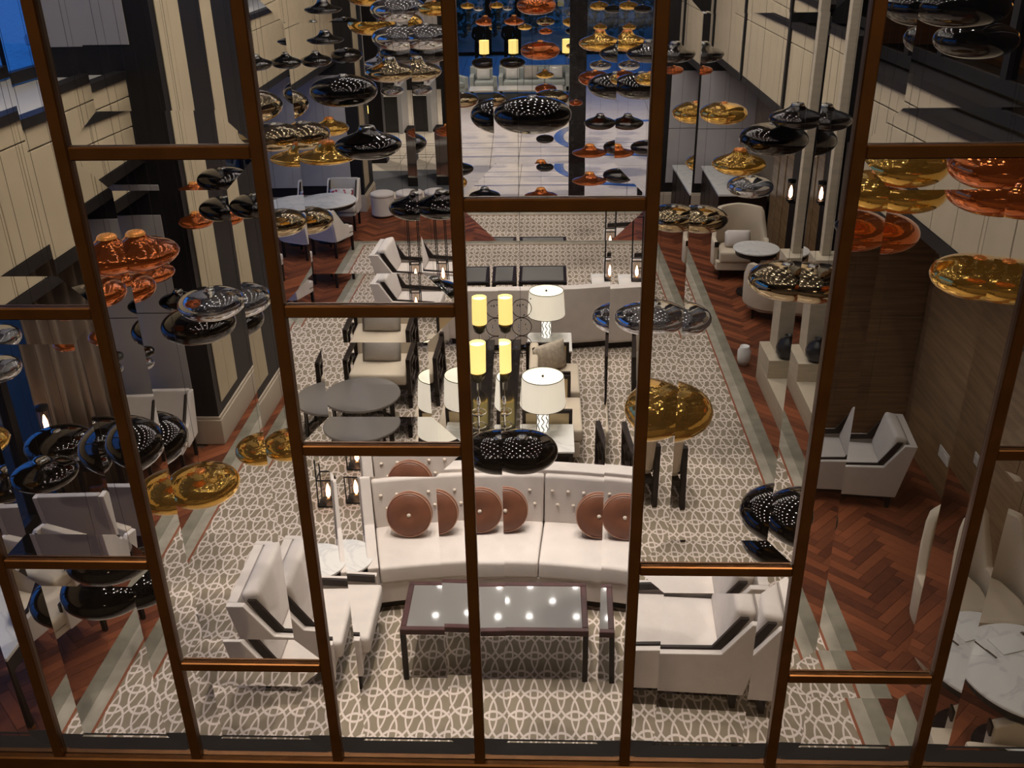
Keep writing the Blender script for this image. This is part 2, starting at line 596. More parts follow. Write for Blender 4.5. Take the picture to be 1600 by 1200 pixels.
for x, y in spots_:
    if dl0 is None:
        dl0 = mesh_obj('downlight', bm, hot, ceil, (x, y, CEIL))
    else:
        share('downlight', dl0, ceil, (x, y, CEIL))

# parquet -------------------------------------------------------
random.seed(5)
PL, PW = .46, .092
CX0, CX1, CY0, CY1 = -3.48, 2.42, 2.6, 16.35
def wood_zone(x, y):
    if not (1.7 < y < 19.25):
        return False
    if CX0+.18 < x < CX1-.18 and y < CY1-.18:
        return False
    if not (LW < x < RW):
        return False
    if 9.15 < y < 10.4 and x < -3.7:
        return False
    if 18.4 < y and (x < -3.7 or x > 2.7):
        return False
    return True
planks = []
cr, sr = math.cos(PI/4), math.sin(PI/4)
for a in range(-260, 420):
    for b in range(-60, 60):
        ox, oy = a*PW+b*PL, a*PW-b*PL
        for (cx, cy, ang) in ((ox+PL/2, oy+PW/2, 0), (ox+PL+PW/2, oy+PW-PL/2, PI/2)):
            X, Y = cr*cx-sr*cy-.5, sr*cx+cr*cy+2
            if wood_zone(X, Y):
                planks.append((X, Y, ang+PI/4))
camm = SC.camera.matrix_world.inverted()
def pix(p):
    v = camm @ Vector(p)
    if v.z > -.1:
        return None
    return (800+1486.7*v.x/-v.z, 600-1486.7*v.y/-v.z, -v.z)
def score(p):
    q = pix((p[0], p[1], 0))
    if q is None or not (-30 < q[0] < 1630 and -30 < q[1] < 1160):
        return 0
    return 1/q[2]
planks.sort(key=score, reverse=True)
pb = mesh_obj('plank', box(-PL/2+.001, PL/2-.001, -PW/2+.001, PW/2-.001, -.02, 0, .0012, 1), parquet_m, fl, (*planks[0][:2], 0), planks[0][2])
for X, Y, r in planks[1:300]:
    share('plank', pb, fl, (X, Y, random.uniform(-.0006, .0006)), r)
bm = bmesh.new()
tone = bm.faces.layers.float.new('tone')
for X, Y, r in planks[300:]:
    c, s = math.cos(r), math.sin(r)
    hl, hw = PL/2-.0015, PW/2-.0015
    P = [(X+c*a-s*b, Y+s*a+c*b) for a, b in ((-hl, -hw), (hl, -hw), (hl, hw), (-hl, hw))]
    lo = [bm.verts.new((x, y, -.02)) for x, y in P]
    hi = [bm.verts.new((x, y, 0)) for x, y in P]
    t = random.random()
    fs = [bm.faces.new(hi)]
    for i in range(4):
        fs.append(bm.faces.new((lo[i], lo[(i+1) % 4], hi[(i+1) % 4], hi[i])))
    for f in fs:
        f[tone] = t
o = mesh_obj('parquet', bm, parquet_m, fl)
o['kind'] = 'stuff'

# far marble floor: slabs with dark joints
fm = marble_mat('cream_marble', (.60, .53, .44), (.53, .46, .38), 1.2, .3)
slab = None
for i in range(12):
    for j in range(16):
        x, y = -8.4+i*1.4, 19.95+j*1.4
        if not (-8 < x < 7 and y < 43):
            continue
        if slab is None:
            slab = mesh_obj('marble_slab', box(-.694, .694, -.694, .694, -.02, 0), fm, fl, (x, y, 0))
        else:
            share('marble_slab', slab, fl, (x, y, 0))
dkinlay = mat('dark_inlay', (.06, .05, .05), .2)
blueinlay = mat('blue_inlay', (.06, .10, .25), .2)
for (cy, R, y0) in ((52, 28, 0), (-2.5, 25.6, 0), (50, 27, 0), (-4, 28.6, 0)):
    pts = []
    for i in range(33):
        a = (i/32-.5)*.34
        pts.append((HX+R*math.sin(a), cy+(-1 if cy > 30 else 1)*R*math.cos(a)))
    bm = bmesh.new()
    L_ = [bm.verts.new((x, y-.02, .001)) for x, y in pts]
    R_ = [bm.verts.new((x, y+.02, .001)) for x, y in pts]
    for i in range(32):
        bm.faces.new((L_[i], L_[i+1], R_[i+1], R_[i]))
    bmesh.ops.recalc_face_normals(bm, faces=list(bm.faces))
    mesh_obj('inlay_line', bm, dkinlay, fl)
bm = bmesh.new()
for i in range(48):
    a0, a1 = 2*PI*i/48, 2*PI*(i+1)/48
    vs = [bm.verts.new((2.3+r*math.cos(a), 25.2+1.1*r*math.sin(a), .001)) for a, r in ((a0, 1.9), (a1, 1.9), (a1, 2.15), (a0, 2.15))]
    bm.faces.new(vs)
mesh_obj('inlay_ring', bm, blueinlay, fl)

# carpet --------------------------------------------------------
cp = thing('carpet', 'large taupe carpet of interlaced pale ovals with silver border and rust line', 'carpet', (0, 0, 0))
def frame_strips(name, m, x0, x1, y1, wd, z, y0=CY0):
    mesh_obj(name, box(x0, x0+wd, y0, y1, 0, z), m, cp)
    mesh_obj(name, box(x1-wd, x1, y0, y1, 0, z), m, cp)
    mesh_obj(name, box(x0+wd, x1-wd, y1-wd, y1, 0, z), m, cp)
b1, b2_, b3 = .12, .10, .022
frame_strips('outer_border', border_m, CX0, CX1, CY1, b1, .012)
frame_strips('inner_border', border_l, CX0+b1, CX1-b1, CY1-b1, b2_, .013)
frame_strips('rust_line', orange_m, CX0+b1+b2_, CX1-b1-b2_, CY1-b1-b2_, b3, .0125)
k = b1+b2_+b3
mesh_obj('field', box(CX0+k-(-.0), CX1-k, CY0, CY1-k, 0, .012), carpet_m, cp)

# left wall -----------------------------------------------------
wl = struct(mesh_obj('wall_left', box(-5.12, LW, 1.4, 3.2, -.02, CEIL), darkp), 'left lobby wall of piers, spandrel panels and tall windows')
wl['label'] = 'left lobby wall of dark piers, beige spandrels and tall dusk windows'
def band(parent, xf, xb, y0, y1, z0=2.83, z1=3.97, pw=.42, ztop=None):
    """spandrel with individual fabric panels, a cap strip and dark trims; xf face towards the hall"""
    s = 1 if xb > xf else -1
    def bx(a, b, *r, **k):
        return box(min(a, b), max(a, b), *r, **k)
    mesh_obj('spandrel_core', bx(xf+s*.03, xb, y0, y1, z0+.02, z1-.05), darkp, parent)
    mesh_obj('lower_trim', bx(xf-s*.012, xf+s*.03, y0, y1, z0, z0+.10), darkp, parent)
    mesh_obj('upper_trim', bx(xf-s*.02, xf+s*.10, y0, y1, z1-.07, z1), darkp, parent)
    n = max(1, round((y1-y0)/pw))
    w_ = (y1-y0)/n
    zt = z1-.235
    p0 = mesh_obj('spandrel_panel', bx(xf, xf+s*.03, .004, w_-.004, z0+.104, zt, bv=.003, seg=1), beige, parent, (0, y0, 0))
    c0 = mesh_obj('cap_panel', bx(xf, xf+s*.03, .001, w_-.001, zt+.012, z1-.072, bv=.003, seg=1), beige, parent, (0, y0, 0))
    for i in range(1, n):
        share('spandrel_panel', p0, parent, (0, y0+i*w_, 0))
        share('cap_panel', c0, parent, (0, y0+i*w_, 0))
band(wl, LB, LW-.05, 2.4, 9.08)
band(wl, LB, LW-.05, 10.45, 18.3)
mesh_obj('ledge_top', box(LW-.05, LB-.1, 2.4, 18.3, 3.90, 3.935), mat('pale_ledge', (.42, .40, .38), .5), wl)

def pier(parent, y0, y1, xin, xout, upper=True, hall_mat=beige):
    s = 1 if xout > xin else -1
    def bx(a, b, *r, **k):
        return box(min(a, b), max(a, b), *r, **k)
    mesh_obj('pier_core', bx(xin, xout, y0, y1, 0, CEIL), darkp, parent)
    mesh_obj('pier_plinth', bx(xin-s*.03, xout, y0-.03, y1+.03, 0, .30, bv=.008, seg=2), skirt, parent)
    mesh_obj('plinth_cap', bx(xin-s*.018, xout, y0-.018, y1+.018, .30, .335, bv=.006, seg=2), skirt, parent)
    # hall face strips
    L_ = y1-y0
    for a, b in ((.09, .30), (.305, .52)):
        mesh_obj('fabric_strip', bx(xin-s*.012, xin, y0+a*L_, y0+b*L_, .45, CEIL, bv=.003, seg=1), hall_mat, parent)
    # bay face panels
    xa, xb = xin+s*.235, xout-s*.02
    w_ = (xb-xa)/2
    for z0, z1 in ((.52, 1.55), (1.56, 2.60), (4.20, 6.1), (6.11, CEIL)):
        for i in range(2):
            p, q = xa+i*w_, xa+(i+1)*w_
            mesh_obj('wallpaper_panel', bx(p+s*.002, q-s*.002, y0-.012, y0, z0, z1, bv=.003, seg=1), greyp, parent)
            mesh_obj('wallpaper_panel', bx(p+s*.002, q-s*.002, y1, y1+.012, z0, z1, bv=.003, seg=1), greyp, parent)
pier(wl, 9.08, 10.45, -3.6, LW-.05)
pier(wl, 18.3, 19.35, -3.6, LW-.05)
struct(mesh_obj('wall_left_far', box(-8.6, -8.4, 19.2, 44, -.02, CEIL), greyp), 'pale grey side wall of the far reception')
struct(mesh_obj('wall_left_return', box(-8.6, LW-.05, 19.15, 19.35, -.02, CEIL), darkp), 'dark return wall beside the far reception')

def window_bay(n, y0, y1, z0, z1, label, nm=3, x=LW, th=.08, glass=winglass):
    w_ = bpy.data.objects.new('window_%d' % n, None)
    w_.location = (x, y0, z0)
    COL.objects.link(w_)
    w_['kind'] = 'structure'
    w_['label'] = label
    w_['category'] = 'window'
    L_, H_ = y1-y0, z1-z0
    mesh_obj('window_frame', box(-th, 0, 0, L_, 0, .10), darkp, w_)
    mesh_obj('window_frame', box(-th, 0, 0, L_, H_-.10, H_), darkp, w_)
    for i in range(nm+1):
        c = .05+(L_-.10)*i/nm
        mesh_obj('window_mullion', box(-th, 0, c-.05, c+.05, .10, H_-.10), darkp, w_)
    for i in range(nm):
        a, b = .05+(L_-.10)*i/nm+.05, .05+(L_-.10)*(i+1)/nm-.05
        mesh_obj('pane', box(-th/2-.004, -th/2+.004, a, b, .10, H_-.10), glass, w_)
    return w_
window_bay(2, 3.2, 9.05, 0, 2.83, 'tall dusk-blue window behind the left dining chairs', 4)
window_bay(3, 10.47, 18.28, 0, 2.83, 'tall dusk-blue window row beyond the first left pier', 5)
window_bay(4, 3.2, 9.05, 3.95, CEIL, 'upper dusk-blue window over the left spandrel ledge', 3)
window_bay(5, 10.47, 18.28, 3.95, CEIL, 'upper dusk-blue windows beyond the first left pier', 4)

def drape(name, pts, z0, z1, amp, nf, label):
    bm = bmesh.new()
    n = nf*8
    lo, hi = [], []
    a, b = Vector(pts[0]), Vector(pts[1])
    d = (b-a)
    nrm = Vector((-d.y, d.x)).normalized()
    back = []
    for i in range(n+1):
        p = a+d*i/n+nrm*amp*math.sin(2*PI*nf*i/n)
        q = p+nrm*.012
        lo.append((bm.verts.new((p.x, p.y, z0)), bm.verts.new((q.x, q.y, z0))))
        hi.append((bm.verts.new((p.x, p.y, z1)), bm.verts.new((q.x, q.y, z1))))
    for i in range(n):
        bm.faces.new((lo[i][0], lo[i+1][0], hi[i+1][0], hi[i][0]))
        bm.faces.new((lo[i+1][1], lo[i][1], hi[i][1], hi[i+1][1]))
        bm.faces.new((lo[i][0], lo[i][1], lo[i+1][1], lo[i+1][0]))
        bm.faces.new((hi[i][0], hi[i+1][0], hi[i+1][1], hi[i][1]))
    bm.faces.new((lo[0][0], hi[0][0], hi[0][1], lo[0][1]))
    bm.faces.new((lo[n][0], lo[n][1], hi[n][1], hi[n][0]))
    bmesh.ops.recalc_face_normals(bm, faces=list(bm.faces))
    o = mesh_obj(name, bm, curtain_m, smooth=True)
    tag(o, label, 'curtain')
    return o
drape('curtain', ((-4.80, 7.75), (-4.36, 8.92)), .015, 2.80, .045, 7, 'taupe pleated floor-length curtain beside the dark left pier')
drape('curtain', ((-4.80, 10.62), (-4.74, 11.9)), .015, 2.80, .045, 6, 'taupe pleated curtain just beyond the first left pier')

# outside the left windows
struct(mesh_obj('ground_outside', box(-90, -5.3, -10, 18.9, -.25, -.05), asphalt), 'dusk-lit forecourt outside the lower left windows')
struct(mesh_obj('street_outside', box(-90, -8.8, 18.9, 120, -.25, -.05), asphalt), 'dusk-lit street far outside the upper left windows')

# right wall ----------------------------------------------------
wr = struct(mesh_obj('wall_right', box(RW, RW+.2, 1.4, 19.3, -.02, 4.02), taupe), 'right lobby wall of brown veneer under a beige spandrel')
band(wr, RB, RW+.02, 1.6, 9.28, 2.90, 4.02)
band(wr, RB, RW+.02, 10.75, 18.3, 2.90, 4.02)
yy = 1.8
i = 0
while yy < 18.2:
    w_ = 1.22
    if True:
        m_ = veneer2 if (7.0 < yy+w_/2 < 8.9 or yy < 6.0) else veneer
        if yy > 11.8:
            m_ = taupe
        mesh_obj('veneer_panel', box(RW-.02, RW, yy+.004, yy+w_-.004, .0, 2.9, .002, 1), m_, wr)
    yy += w_
    i += 1
for y in (14.72, 15.18, 15.64):
    mesh_obj('wood_fin', box(RW-.12, RW-.02, y, y+.38, 0, 2.88, .006, 1), veneer2, wr)
mesh_obj('dark_fin', box(RW-.13, RW-.02, 14.0, 14.66, 0, 2.88, .004, 1), darkp, wr)
# upper right: panels beyond 12.2, dark windows nearer
n = 15
for i in range(n):
    y0 = 12.25+i*.404
    for z0, z1 in ((4.03, 6.05), (6.06, CEIL)):
        mesh_obj('upper_panel', box(RB, RB+.05, y0+.003, y0+.401, z0, z1, .003, 1), beige, wr)
mesh_obj('upper_core', box(RB+.05, RW+.2, 12.22, 18.3, 4.0, CEIL), darkp, wr)
for y in (12.2, 15.0, 17.8):
    mesh_obj('black_post', box(RB-.03, RB+.06, y-.045, y+.045, 2.93, CEIL), black_m, wr)
w6 = window_bay(6, 2.2, 12.2, 4.0, CEIL, 'dark upper window row over the right spandrel', 8, x=RB+.42, glass=smokeglass)
struct(mesh_obj('wall_right_gallery', box(RW+.6, RW+.7, 1.0, 12.2, 3.6, CEIL), mat('gallery_drape', (.16, .10, .055), .8, var=.25, vscale=3, stretch=(1, 8, .2))), 'brown gallery wall behind the upper right windows')
struct(mesh_obj('floor_gallery', box(RW+.03, RW+.6, 1.0, 12.2, 3.9, 4.0), taupe), 'gallery floor behind the upper right windows')
for y, z in ((7.6, 4.75), (8.2, 4.55), (6.9, 4.9), (9.6, 5.0)):
    lp = thing('gallery_lamp', '', 'lamp', (RW+.2, y, z))
    lp['label'] = {7.6: 'small warm lamp glowing behind the upper right windows, middle of three', 8.2: 'small warm lamp glowing lowest behind the upper right windows', 6.9: 'small warm lamp glowing nearest behind the upper right windows', 9.6: 'small warm lamp glowing farthest behind the upper right windows'}[y]
    mesh_obj('globe', lathe([(0, -.05), (.035, -.035), (.05, 0), (.035, .035), (0, .05)], 12), mat('warm_globe', (1, .8, .5), .4, emit=(1, .65, .25), es=9), lp, smooth=True)
    mesh_obj('cord', tube([(0, 0, .05), (0, 0, CEIL-z)], .004), black_m, lp)
    gl_ = lamp('gallery_lamp_glow', 'POINT', (0, 0, 0), 14, (1, .66, .32), shadow_soft_size=.04)
    gl_.parent = lp
# right pier with stepped stone base
wrp = struct(mesh_obj('trim_2', box(2.58, 2.99, 9.28, 10.75, 0, .27, .006, 2), stone), 'stepped limestone base of the right pier')
mesh_obj('stone_step', box(2.58, 2.99, 10.18, 10.75, .27, .50, .006, 2), stone, wrp)
mesh_obj('stone_shaft', box(2.70, 3.0, 10.40, 10.74, .50, 1.68, .006, 2), stone, wrp)
mesh_obj('slender_post', box(2.80, 2.90, 10.56, 10.68, 1.68, CEIL, .004, 1), stone, wrp)
mesh_obj('pier_block', box(3.0, RW-.02, 9.24, 10.74, 0, CEIL), darkp, wrp)
for i_ in range(2):
    for z0_, z1_ in ((0, 1.45), (1.455, 2.9), (4.1, CEIL)):
        mesh_obj('veneer_panel', box(3.0+i_*.43, 3.427+i_*.43, 9.225, 9.24, z0_, z1_, .002, 1), veneer, wrp)
pier(wr, 18.3, 19.35, 2.58, RW+.02)
struct(mesh_obj('wall_right_far', box(7.3, 7.5, 19.2, 44, -.02, CEIL), greyp), 'pale side wall at the right of the far lobby')
struct(mesh_obj('wall_right_return', box(RW, 7.5, 19.2, 19.35, -.02, CEIL), taupe), 'taupe return wall right of the far opening')

# far end -------------------------------------------------------
w7 = bpy.data.objects.new('window_7', None)
w7.location = (0, 42, 0)
COL.objects.link(w7)
w7['kind'] = 'structure'
w7['label'] = 'wall of far blue dusk windows behind the sofas'
w7['category'] = 'window'
xs = [-8.4, -5.6, -3.5, -1.25, 1.0, 3.2, 5.4, 7.3]
for a in xs:
    mesh_obj('window_mullion', box(a-.12, a+.12, -.1, .1, 0, CEIL), darkp, w7)
mesh_obj('window_frame', box(-8.4, 7.3, -.1, .1, 0, .12), darkp, w7)
mesh_obj('window_frame', box(-8.4, 7.3, -.08, .08, 3.2, 3.35), darkp, w7)
for a, b in zip(xs, xs[1:]):
    mesh_obj('pane', box(a+.12, b-.12, -.006, .006, .12, 3.2), winglass, w7)
    mesh_obj('pane', box(a+.12, b-.12, -.006, .006, 3.35, CEIL), winglass, w7)
struct(mesh_obj('garden_outside', box(-40, 40, 42.3, 90, -.4, -.1), mat('dusk_lawn', (.03, .07, .04), .9, var=.4)), 'dusk garden lawn beyond the far windows')
random.seed(11)
for i, (x, y, h) in enumerate(((-6.2, 50, 3.2), (-3.4, 48, 2.6), (-.6, 51, 3.0), (2.2, 48, 2.4), (4.8, 50, 3.1))):
    bm = bmesh.new()
    for k in range(260):
        a, b, r = random.uniform(0, 2*PI), random.uniform(-1, 1), random.uniform(.6, 1)
        c = Vector((1.5*r*math.sqrt(1-b*b)*math.cos(a), 1.2*r*math.sqrt(1-b*b)*math.sin(a), h*.5+.5*h*r*b))
        n_ = Vector((random.uniform(-1, 1), random.uniform(-1, 1), random.uniform(-1, 1))).normalized()*.22
        t_ = n_.orthogonal().normalized()*.12
        bm.faces.new([bm.verts.new(c+v) for v in (-n_, t_, n_, -t_)])
    tr = thing('shrub', ['leftmost dark shrub outside the far windows', 'second dark shrub from the left outside the far windows', 'middle dark shrub outside the far windows', 'second dark shrub from the right outside the far windows', 'rightmost dark shrub outside the far windows'][i], 'shrub', (x, y, -.1), group='shrubs outside the far windows')
    fo = mesh_obj('foliage', bm, leaf, tr)
    mesh_obj('stem', tube([(0, 0, 0), (0, 0, h*.7)], .06), darkwood, tr)

# ---------------------------------------------------------------- curved sofas
Z1 = .0125
def curved_sofa(label, cx, cy, hw, R, loc=(0, 0, 0), rz=0, R2=None):
    """faces -Y; seat front centre at (cx, cy); hw half width"""
    s = thing('curved_sofa', label, 'sofa', loc, rz)
    dep = .60
    x0, x1 = cx-hw, cx+hw
    mesh_obj('base', sweep_arc([(-.02, .10), (dep+.16, .10), (dep+.16, .30), (-.02, .30)], x0, x1, cx, cy, R, 20, bv=.012), cream, s, smooth=False)
    mesh_obj('plinth', sweep_arc([(.05, .0), (dep+.10, .0), (dep+.10, .10), (.05, .10)], x0+.08, x1-.08, cx, cy, R, 20), darkwood, s)
    n = 3
    for i in range(n):
        a = x0+.09+(x1-x0-.18)*i/n+.004
        b = x0+.09+(x1-x0-.18)*(i+1)/n-.004
        sc_ = mesh_obj('seat_cushion', sweep_arc([(-.035, .30), (dep-.02, .30), (dep-.02, .455), (.2, .465), (-.02, .45)], a, b, cx, cy, R, 12, bv=.025), cream, s, smooth=True)
        bk = mesh_obj('back_cushion', sweep_arc([(dep-.04, .44), (dep+.10, .44), (dep+.17, .86), (dep+.05, .87)], a, b, cx, cy, R, 12, bv=.025), cream, s, smooth=True)
        btn = None
        for j in range(5):
            for r_, zz in ((0, .74), (1, .62)):
                u = a+(b-a)*(j+.5+(.0 if r_ == 0 else .35))/5.4
                ss = math.sqrt(R*R-(u-cx)**2)
                dd = dep-.045+(zz-.44)*.21
                px_, py_ = u+(u-cx)/R*dd, cy+(ss-R)+ss/R*dd
                if btn is None:
                    btn = mesh_obj('button', lathe([(0, -.012), (.012, -.008), (.016, 0), (.012, .008), (0, .012)], 10), pipe_m, bk, (px_, py_, zz), smooth=True)
                else:
                    share('button', btn, bk, (px_, py_, zz))
    mesh_obj('back_shell', sweep_arc([(dep+.10, .12), (dep+.17, .12), (dep+.25, .90), (dep+.10, .90)], x0, x1, cx, cy, R, 20, bv=.012), cream, s)
    for sg in (-1, 1):
        xe = cx+sg*hw
        ss = math.sqrt(R*R-hw*hw)
        ang = math.atan2(sg*hw, ss)
        yb = cy+ss-R
        # wing sloping from back height to the seat front
        pts = [(-.02, .10), (dep+.24, .10), (dep+.25, .90), (dep+.08, .90), (dep-.12, .56), (-.02, .47)]
        bm = prism(pts, -.045, .045, 'x', .012, 2)
        mesh_obj('side_wing', bm, cream, s, (xe-sg*.045, yb, 0), -ang*.9)
    for u in (x0+.15, cx, x1-.15):
        mesh_obj('foot', lathe([(.018, 0), (.026, .1)], 8, (u, cy+.08-(u-cx)**2/(2*R))), darkwood, s)
    return s
s1 = curved_sofa('long cream tufted curved sofa with three round brown cushions, behind the dark coffee table', -.40, 6.36, 1.06, 4.4, (0, 0, Z1))
s2 = curved_sofa('long cream curved sofa seen from behind, beyond the table lamps', 0, 0, 1.18, 4.2, (-.38, 12.28, Z1), PI)

def round_cushion(label, x, y, z, tilt):
    t = thing('round_cushion', label, 'cushion', (x, y, z), 0, 'round brown cushions on the curved sofa')
    R_ = .19
    prof = [(0, -.055), (.10, -.062), (.17, -.045), (R_, -.03), (R_, .03), (.17, .045), (.08, .058), (.02, .042), (0, .036)]
    bm = lathe(prof, 40)
    rot = Matrix.Rotation(PI/2+tilt, 4, 'X') @ Matrix.Identity(4)
    bmesh.ops.transform(bm, matrix=rot, verts=list(bm.verts))
    c = mesh_obj('pad', bm, brownfab, t, smooth=True)
    for zz in (-.034, .034):
        bm = ring((0, 0, zz), R_, .004, 'z', 40)
        bmesh.ops.transform(bm, matrix=rot, verts=list(bm.verts))
        mesh_obj('piping', bm, pipe_b, t, smooth=True)
    bm = lathe([(0, .035), (.017, .038), (.017, .050), (0, .056)], 12)
    bmesh.ops.transform(bm, matrix=rot, verts=list(bm.verts))
    mesh_obj('button', bm, pipe_m, t, smooth=True)
for lb, x, y in (('round brown satin cushion at the left end of the curved sofa', -1.17, 6.74), ('round brown satin cushion in the middle of the curved sofa', -.36, 6.82), ('round brown satin cushion at the right end of the curved sofa', .43, 6.74)):
    round_cushion(lb, x, y-.02, .463+.205, -.28)

# ---------------------------------------------------------------- coffee tables
def coffee_table(label, x0, x1, y0, y1, h, frame=redwood):
    t = thing('coffee_table', label, 'table', ((x0+x1)/2, (y0+y1)/2, .012))
    a, b = (x1-x0)/2, (y1-y0)/2
    h -= .012
    fw_ = .045
    mesh_obj('frame_rail', box(-a, a, -b, -b+fw_, h-.05, h, .004, 1), frame, t)
    mesh_obj('frame_rail', box(-a, a, b-fw_, b, h-.05, h, .004, 1), frame, t)
    mesh_obj('frame_rail', box(-a, -a+fw_, -b+fw_, b-fw_, h-.05, h, .004, 1), frame, t)
    mesh_obj('frame_rail', box(a-fw_, a, -b+fw_, b-fw_, h-.05, h, .004, 1), frame, t)
    mesh_obj('glass_top', box(-a+fw_, a-fw_, -b+fw_, b-fw_, h-.02, h-.004), tableglass, t)
    for sx in (-1, 1):
        for sy in (-1, 1):
            mesh_obj('leg', box(sx*a-(.04 if sx > 0 else 0), sx*a+(.04 if sx < 0 else 0), sy*b-(.04 if sy > 0 else 0), sy*b+(.04 if sy < 0 else 0), 0, h-.05, .003, 1), darkwood, t)
    return t
coffee_table('long mahogany-framed coffee table with grey glass top, in front of the curved sofa', -1.09, .30, 5.46, 6.03, .50)
coffee_table('left one of the two dark glass-topped coffee tables beyond the far sofa', -1.15, -.47, 12.88, 13.58, .50, darkwood)
coffee_table('right one of the two dark glass-topped coffee tables beyond the far sofa', -.42, .27, 12.88, 13.58, .50, darkwood)

# ---------------------------------------------------------------- low lounge chairs (face -Y in own space)
def lounge_chair(label, loc, rz, fab=cream):
    t = thing('lounge_chair', label, 'armchair', loc, rz)
    W, Dp = .40, .42
    side = [(-Dp, .16), (Dp-.04, .16), (Dp+.10, .80), (Dp-.03, .80), (.20, .53), (-Dp, .50)]
    for sg in (-1, 1):
        a, b = (W-.05, W) if sg > 0 else (-W, -W+.05)
        mesh_obj('side_panel', prism(side, a, b, 'x', .008, 2), fab, t)
        a, b = (W-.075, W-.05) if sg > 0 else (-W+.05, -W+.075)
        mesh_obj('wood_trim', prism([(-Dp+.01, .515), (.14, .545), (Dp-.105, .81), (Dp-.045, .81), (.20, .495), (-Dp+.01, .455)], a, b, 'x'), darkwood, t)
    mesh_obj('back_panel', prism([(Dp-.08, .16), (Dp-.02, .16), (Dp+.10, .80), (Dp+.03, .80)], -W+.05, W-.05, 'x', .006, 2), fab, t)
    mesh_obj('seat_base', box(-W+.05, W-.05, -Dp+.02, Dp-.08, .16, .30, .008, 2), fab, t)
    mesh_obj('seat_cushion', box(-W+.078, W-.078, -Dp-.05, Dp-.17, .30, .455, .035, 3), fab, t, smooth=True)
    bm = box(-W+.082, W-.082, -.075, .075, 0, .44, .045, 3)
    bmesh.ops.rotate(bm, cent=(0, 0, 0), matrix=Matrix.Rotation(-.24, 3, 'X'), verts=list(bm.verts))
    bmesh.ops.translate(bm, vec=(0, Dp-.16, .43), verts=list(bm.verts))
    mesh_obj('back_cushion', bm, fab, t, smooth=True)
    for sx in (-1, 1):
        for y in (-Dp+.05, Dp-.10):
            mesh_obj('leg', prism([(-.02, 0), (.02, 0), (.028, .17), (-.028, .17)], sx*(W-.06)-.022, sx*(W-.06)+.022, 'x'), darkwood, t, (0, y, 0))
    mesh_obj('plinth_rail', box(-W+.05, W-.05, -Dp+.06, Dp-.12, .12, .16), darkwood, t)
    return t
Z1 = .0125
lounge_chair('cream low armchair with dark wood trim at the left end of the coffee table', (-1.78, 5.72, Z1), PI/2)
lounge_chair('cream low armchair with dark wood trim at the right end of the coffee table', (1.04, 5.60, Z1), -PI/2-.06)
lounge_chair('white low armchair left of the far coffee tables', (-2.06, 13.52, Z1), PI/2-.05)
lounge_chair('white low armchair right of the far coffee tables', (1.32, 13.75, Z1), -PI/2)
lounge_chair('beige armchair with dark trim standing against the brown veneer wall', (3.05, 8.20, .0), -PI/2-.12, greyfab)
bpy.data.objects['lounge_chair.004'].scale = (.84, .84, .88)

# ---------------------------------------------------------------- framed armchairs with dark open arms
def framed_chair(label, loc, rz, pillow=None, fab=cream2):
    t = thing('framed_armchair', label, 'armchair', loc, rz)
    W, Dp = .34, .34
    for sg in (-1, 1):
        x = sg*(W+.025)
        a, b = x-.024, x+.024
        arm = bmesh.new()
        for pts in ([(-Dp, 0), (-Dp+.05, 0), (-Dp+.05, .60), (-Dp, .60)], [(Dp, 0), (Dp+.06, 0), (Dp+.02, .66), (Dp-.04, .66)]):
            prism(pts, a, b, 'x', bm=arm)
        for z0 in (.58, .12):
            prism([(-Dp, z0), (Dp, z0), (Dp, z0+.045), (-Dp, z0+.045)], a, b, 'x', bm=arm)
        f = mesh_obj('arm_frame', arm, darkwood, t)
        fr = bmesh.new()
        for q0, q1, w0, w1 in ((-.16, .16, .46, .49), (-.16, .16, .26, .29), (-.16, -.13, .26, .49), (.13, .16, .26, .49), (-.30, -.16, .36, .385), (.16, .32, .36, .385), (-.015, .015, .49, .58), (-.015, .015, .16, .26)):
            box(a+.008, b-.008, q0, q1, w0, w1, bm=fr)
        mesh_obj('fretwork', fr, darkwood, f)
    mesh_obj('seat_rail', box(-W, W, -Dp+.01, Dp, .24, .30), darkwood, t)
    mesh_obj('seat_cushion', box(-W+.004, W-.004, -Dp-.02, Dp-.06, .30, .445, .035, 3), fab, t, smooth=True)
    bm = box(-W+.004, W-.004, -.05, .05, 0, .42, .03, 3)
    bmesh.ops.rotate(bm, cent=(0, 0, 0), matrix=Matrix.Rotation(-.2, 3, 'X'), verts=list(bm.verts))
    bmesh.ops.translate(bm, vec=(0, Dp-.06, .38), verts=list(bm.verts))
    mesh_obj('back_cushion', bm, fab, t, smooth=True)
    return t
def pillow(name, label, loc, rz, w_, h_, m_, tilt=-.3, cat='cushion'):
    bm = bmesh.new()
    n = 10
    def pt(i, j, s):
        u, v = i/n*2-1, j/n*2-1
        e = (1-u*u)*(1-v*v)
        k = 1-.10*(1-abs(u))*(abs(v) > .999)-.0
        return Vector((u*w_/2*(1-.06*(1-v*v)*0), s*.075*max(e, 0)**.5, (v*h_/2)))
    F = [[bm.verts.new(pt(i, j, -1)) for j in range(n+1)] for i in range(n+1)]
    B = [[F[i][j] if i in (0, n) or j in (0, n) else bm.verts.new(pt(i, j, 1)) for j in range(n+1)] for i in range(n+1)]
    for i in range(n):
        for j in range(n):
            bm.faces.new((F[i][j], F[i+1][j], F[i+1][j+1], F[i][j+1]))
            bm.faces.new((B[i][j], B[i][j+1], B[i+1][j+1], B[i+1][j]))
    bmesh.ops.recalc_face_normals(bm, faces=list(bm.faces))
    bmesh.ops.rotate(bm, cent=(0, 0, 0), matrix=Matrix.Rotation(tilt, 3, 'X'), verts=list(bm.verts))
    o = mesh_obj(name, bm, m_, None, loc, rz, True)
    tag(o, label, cat)
    return o
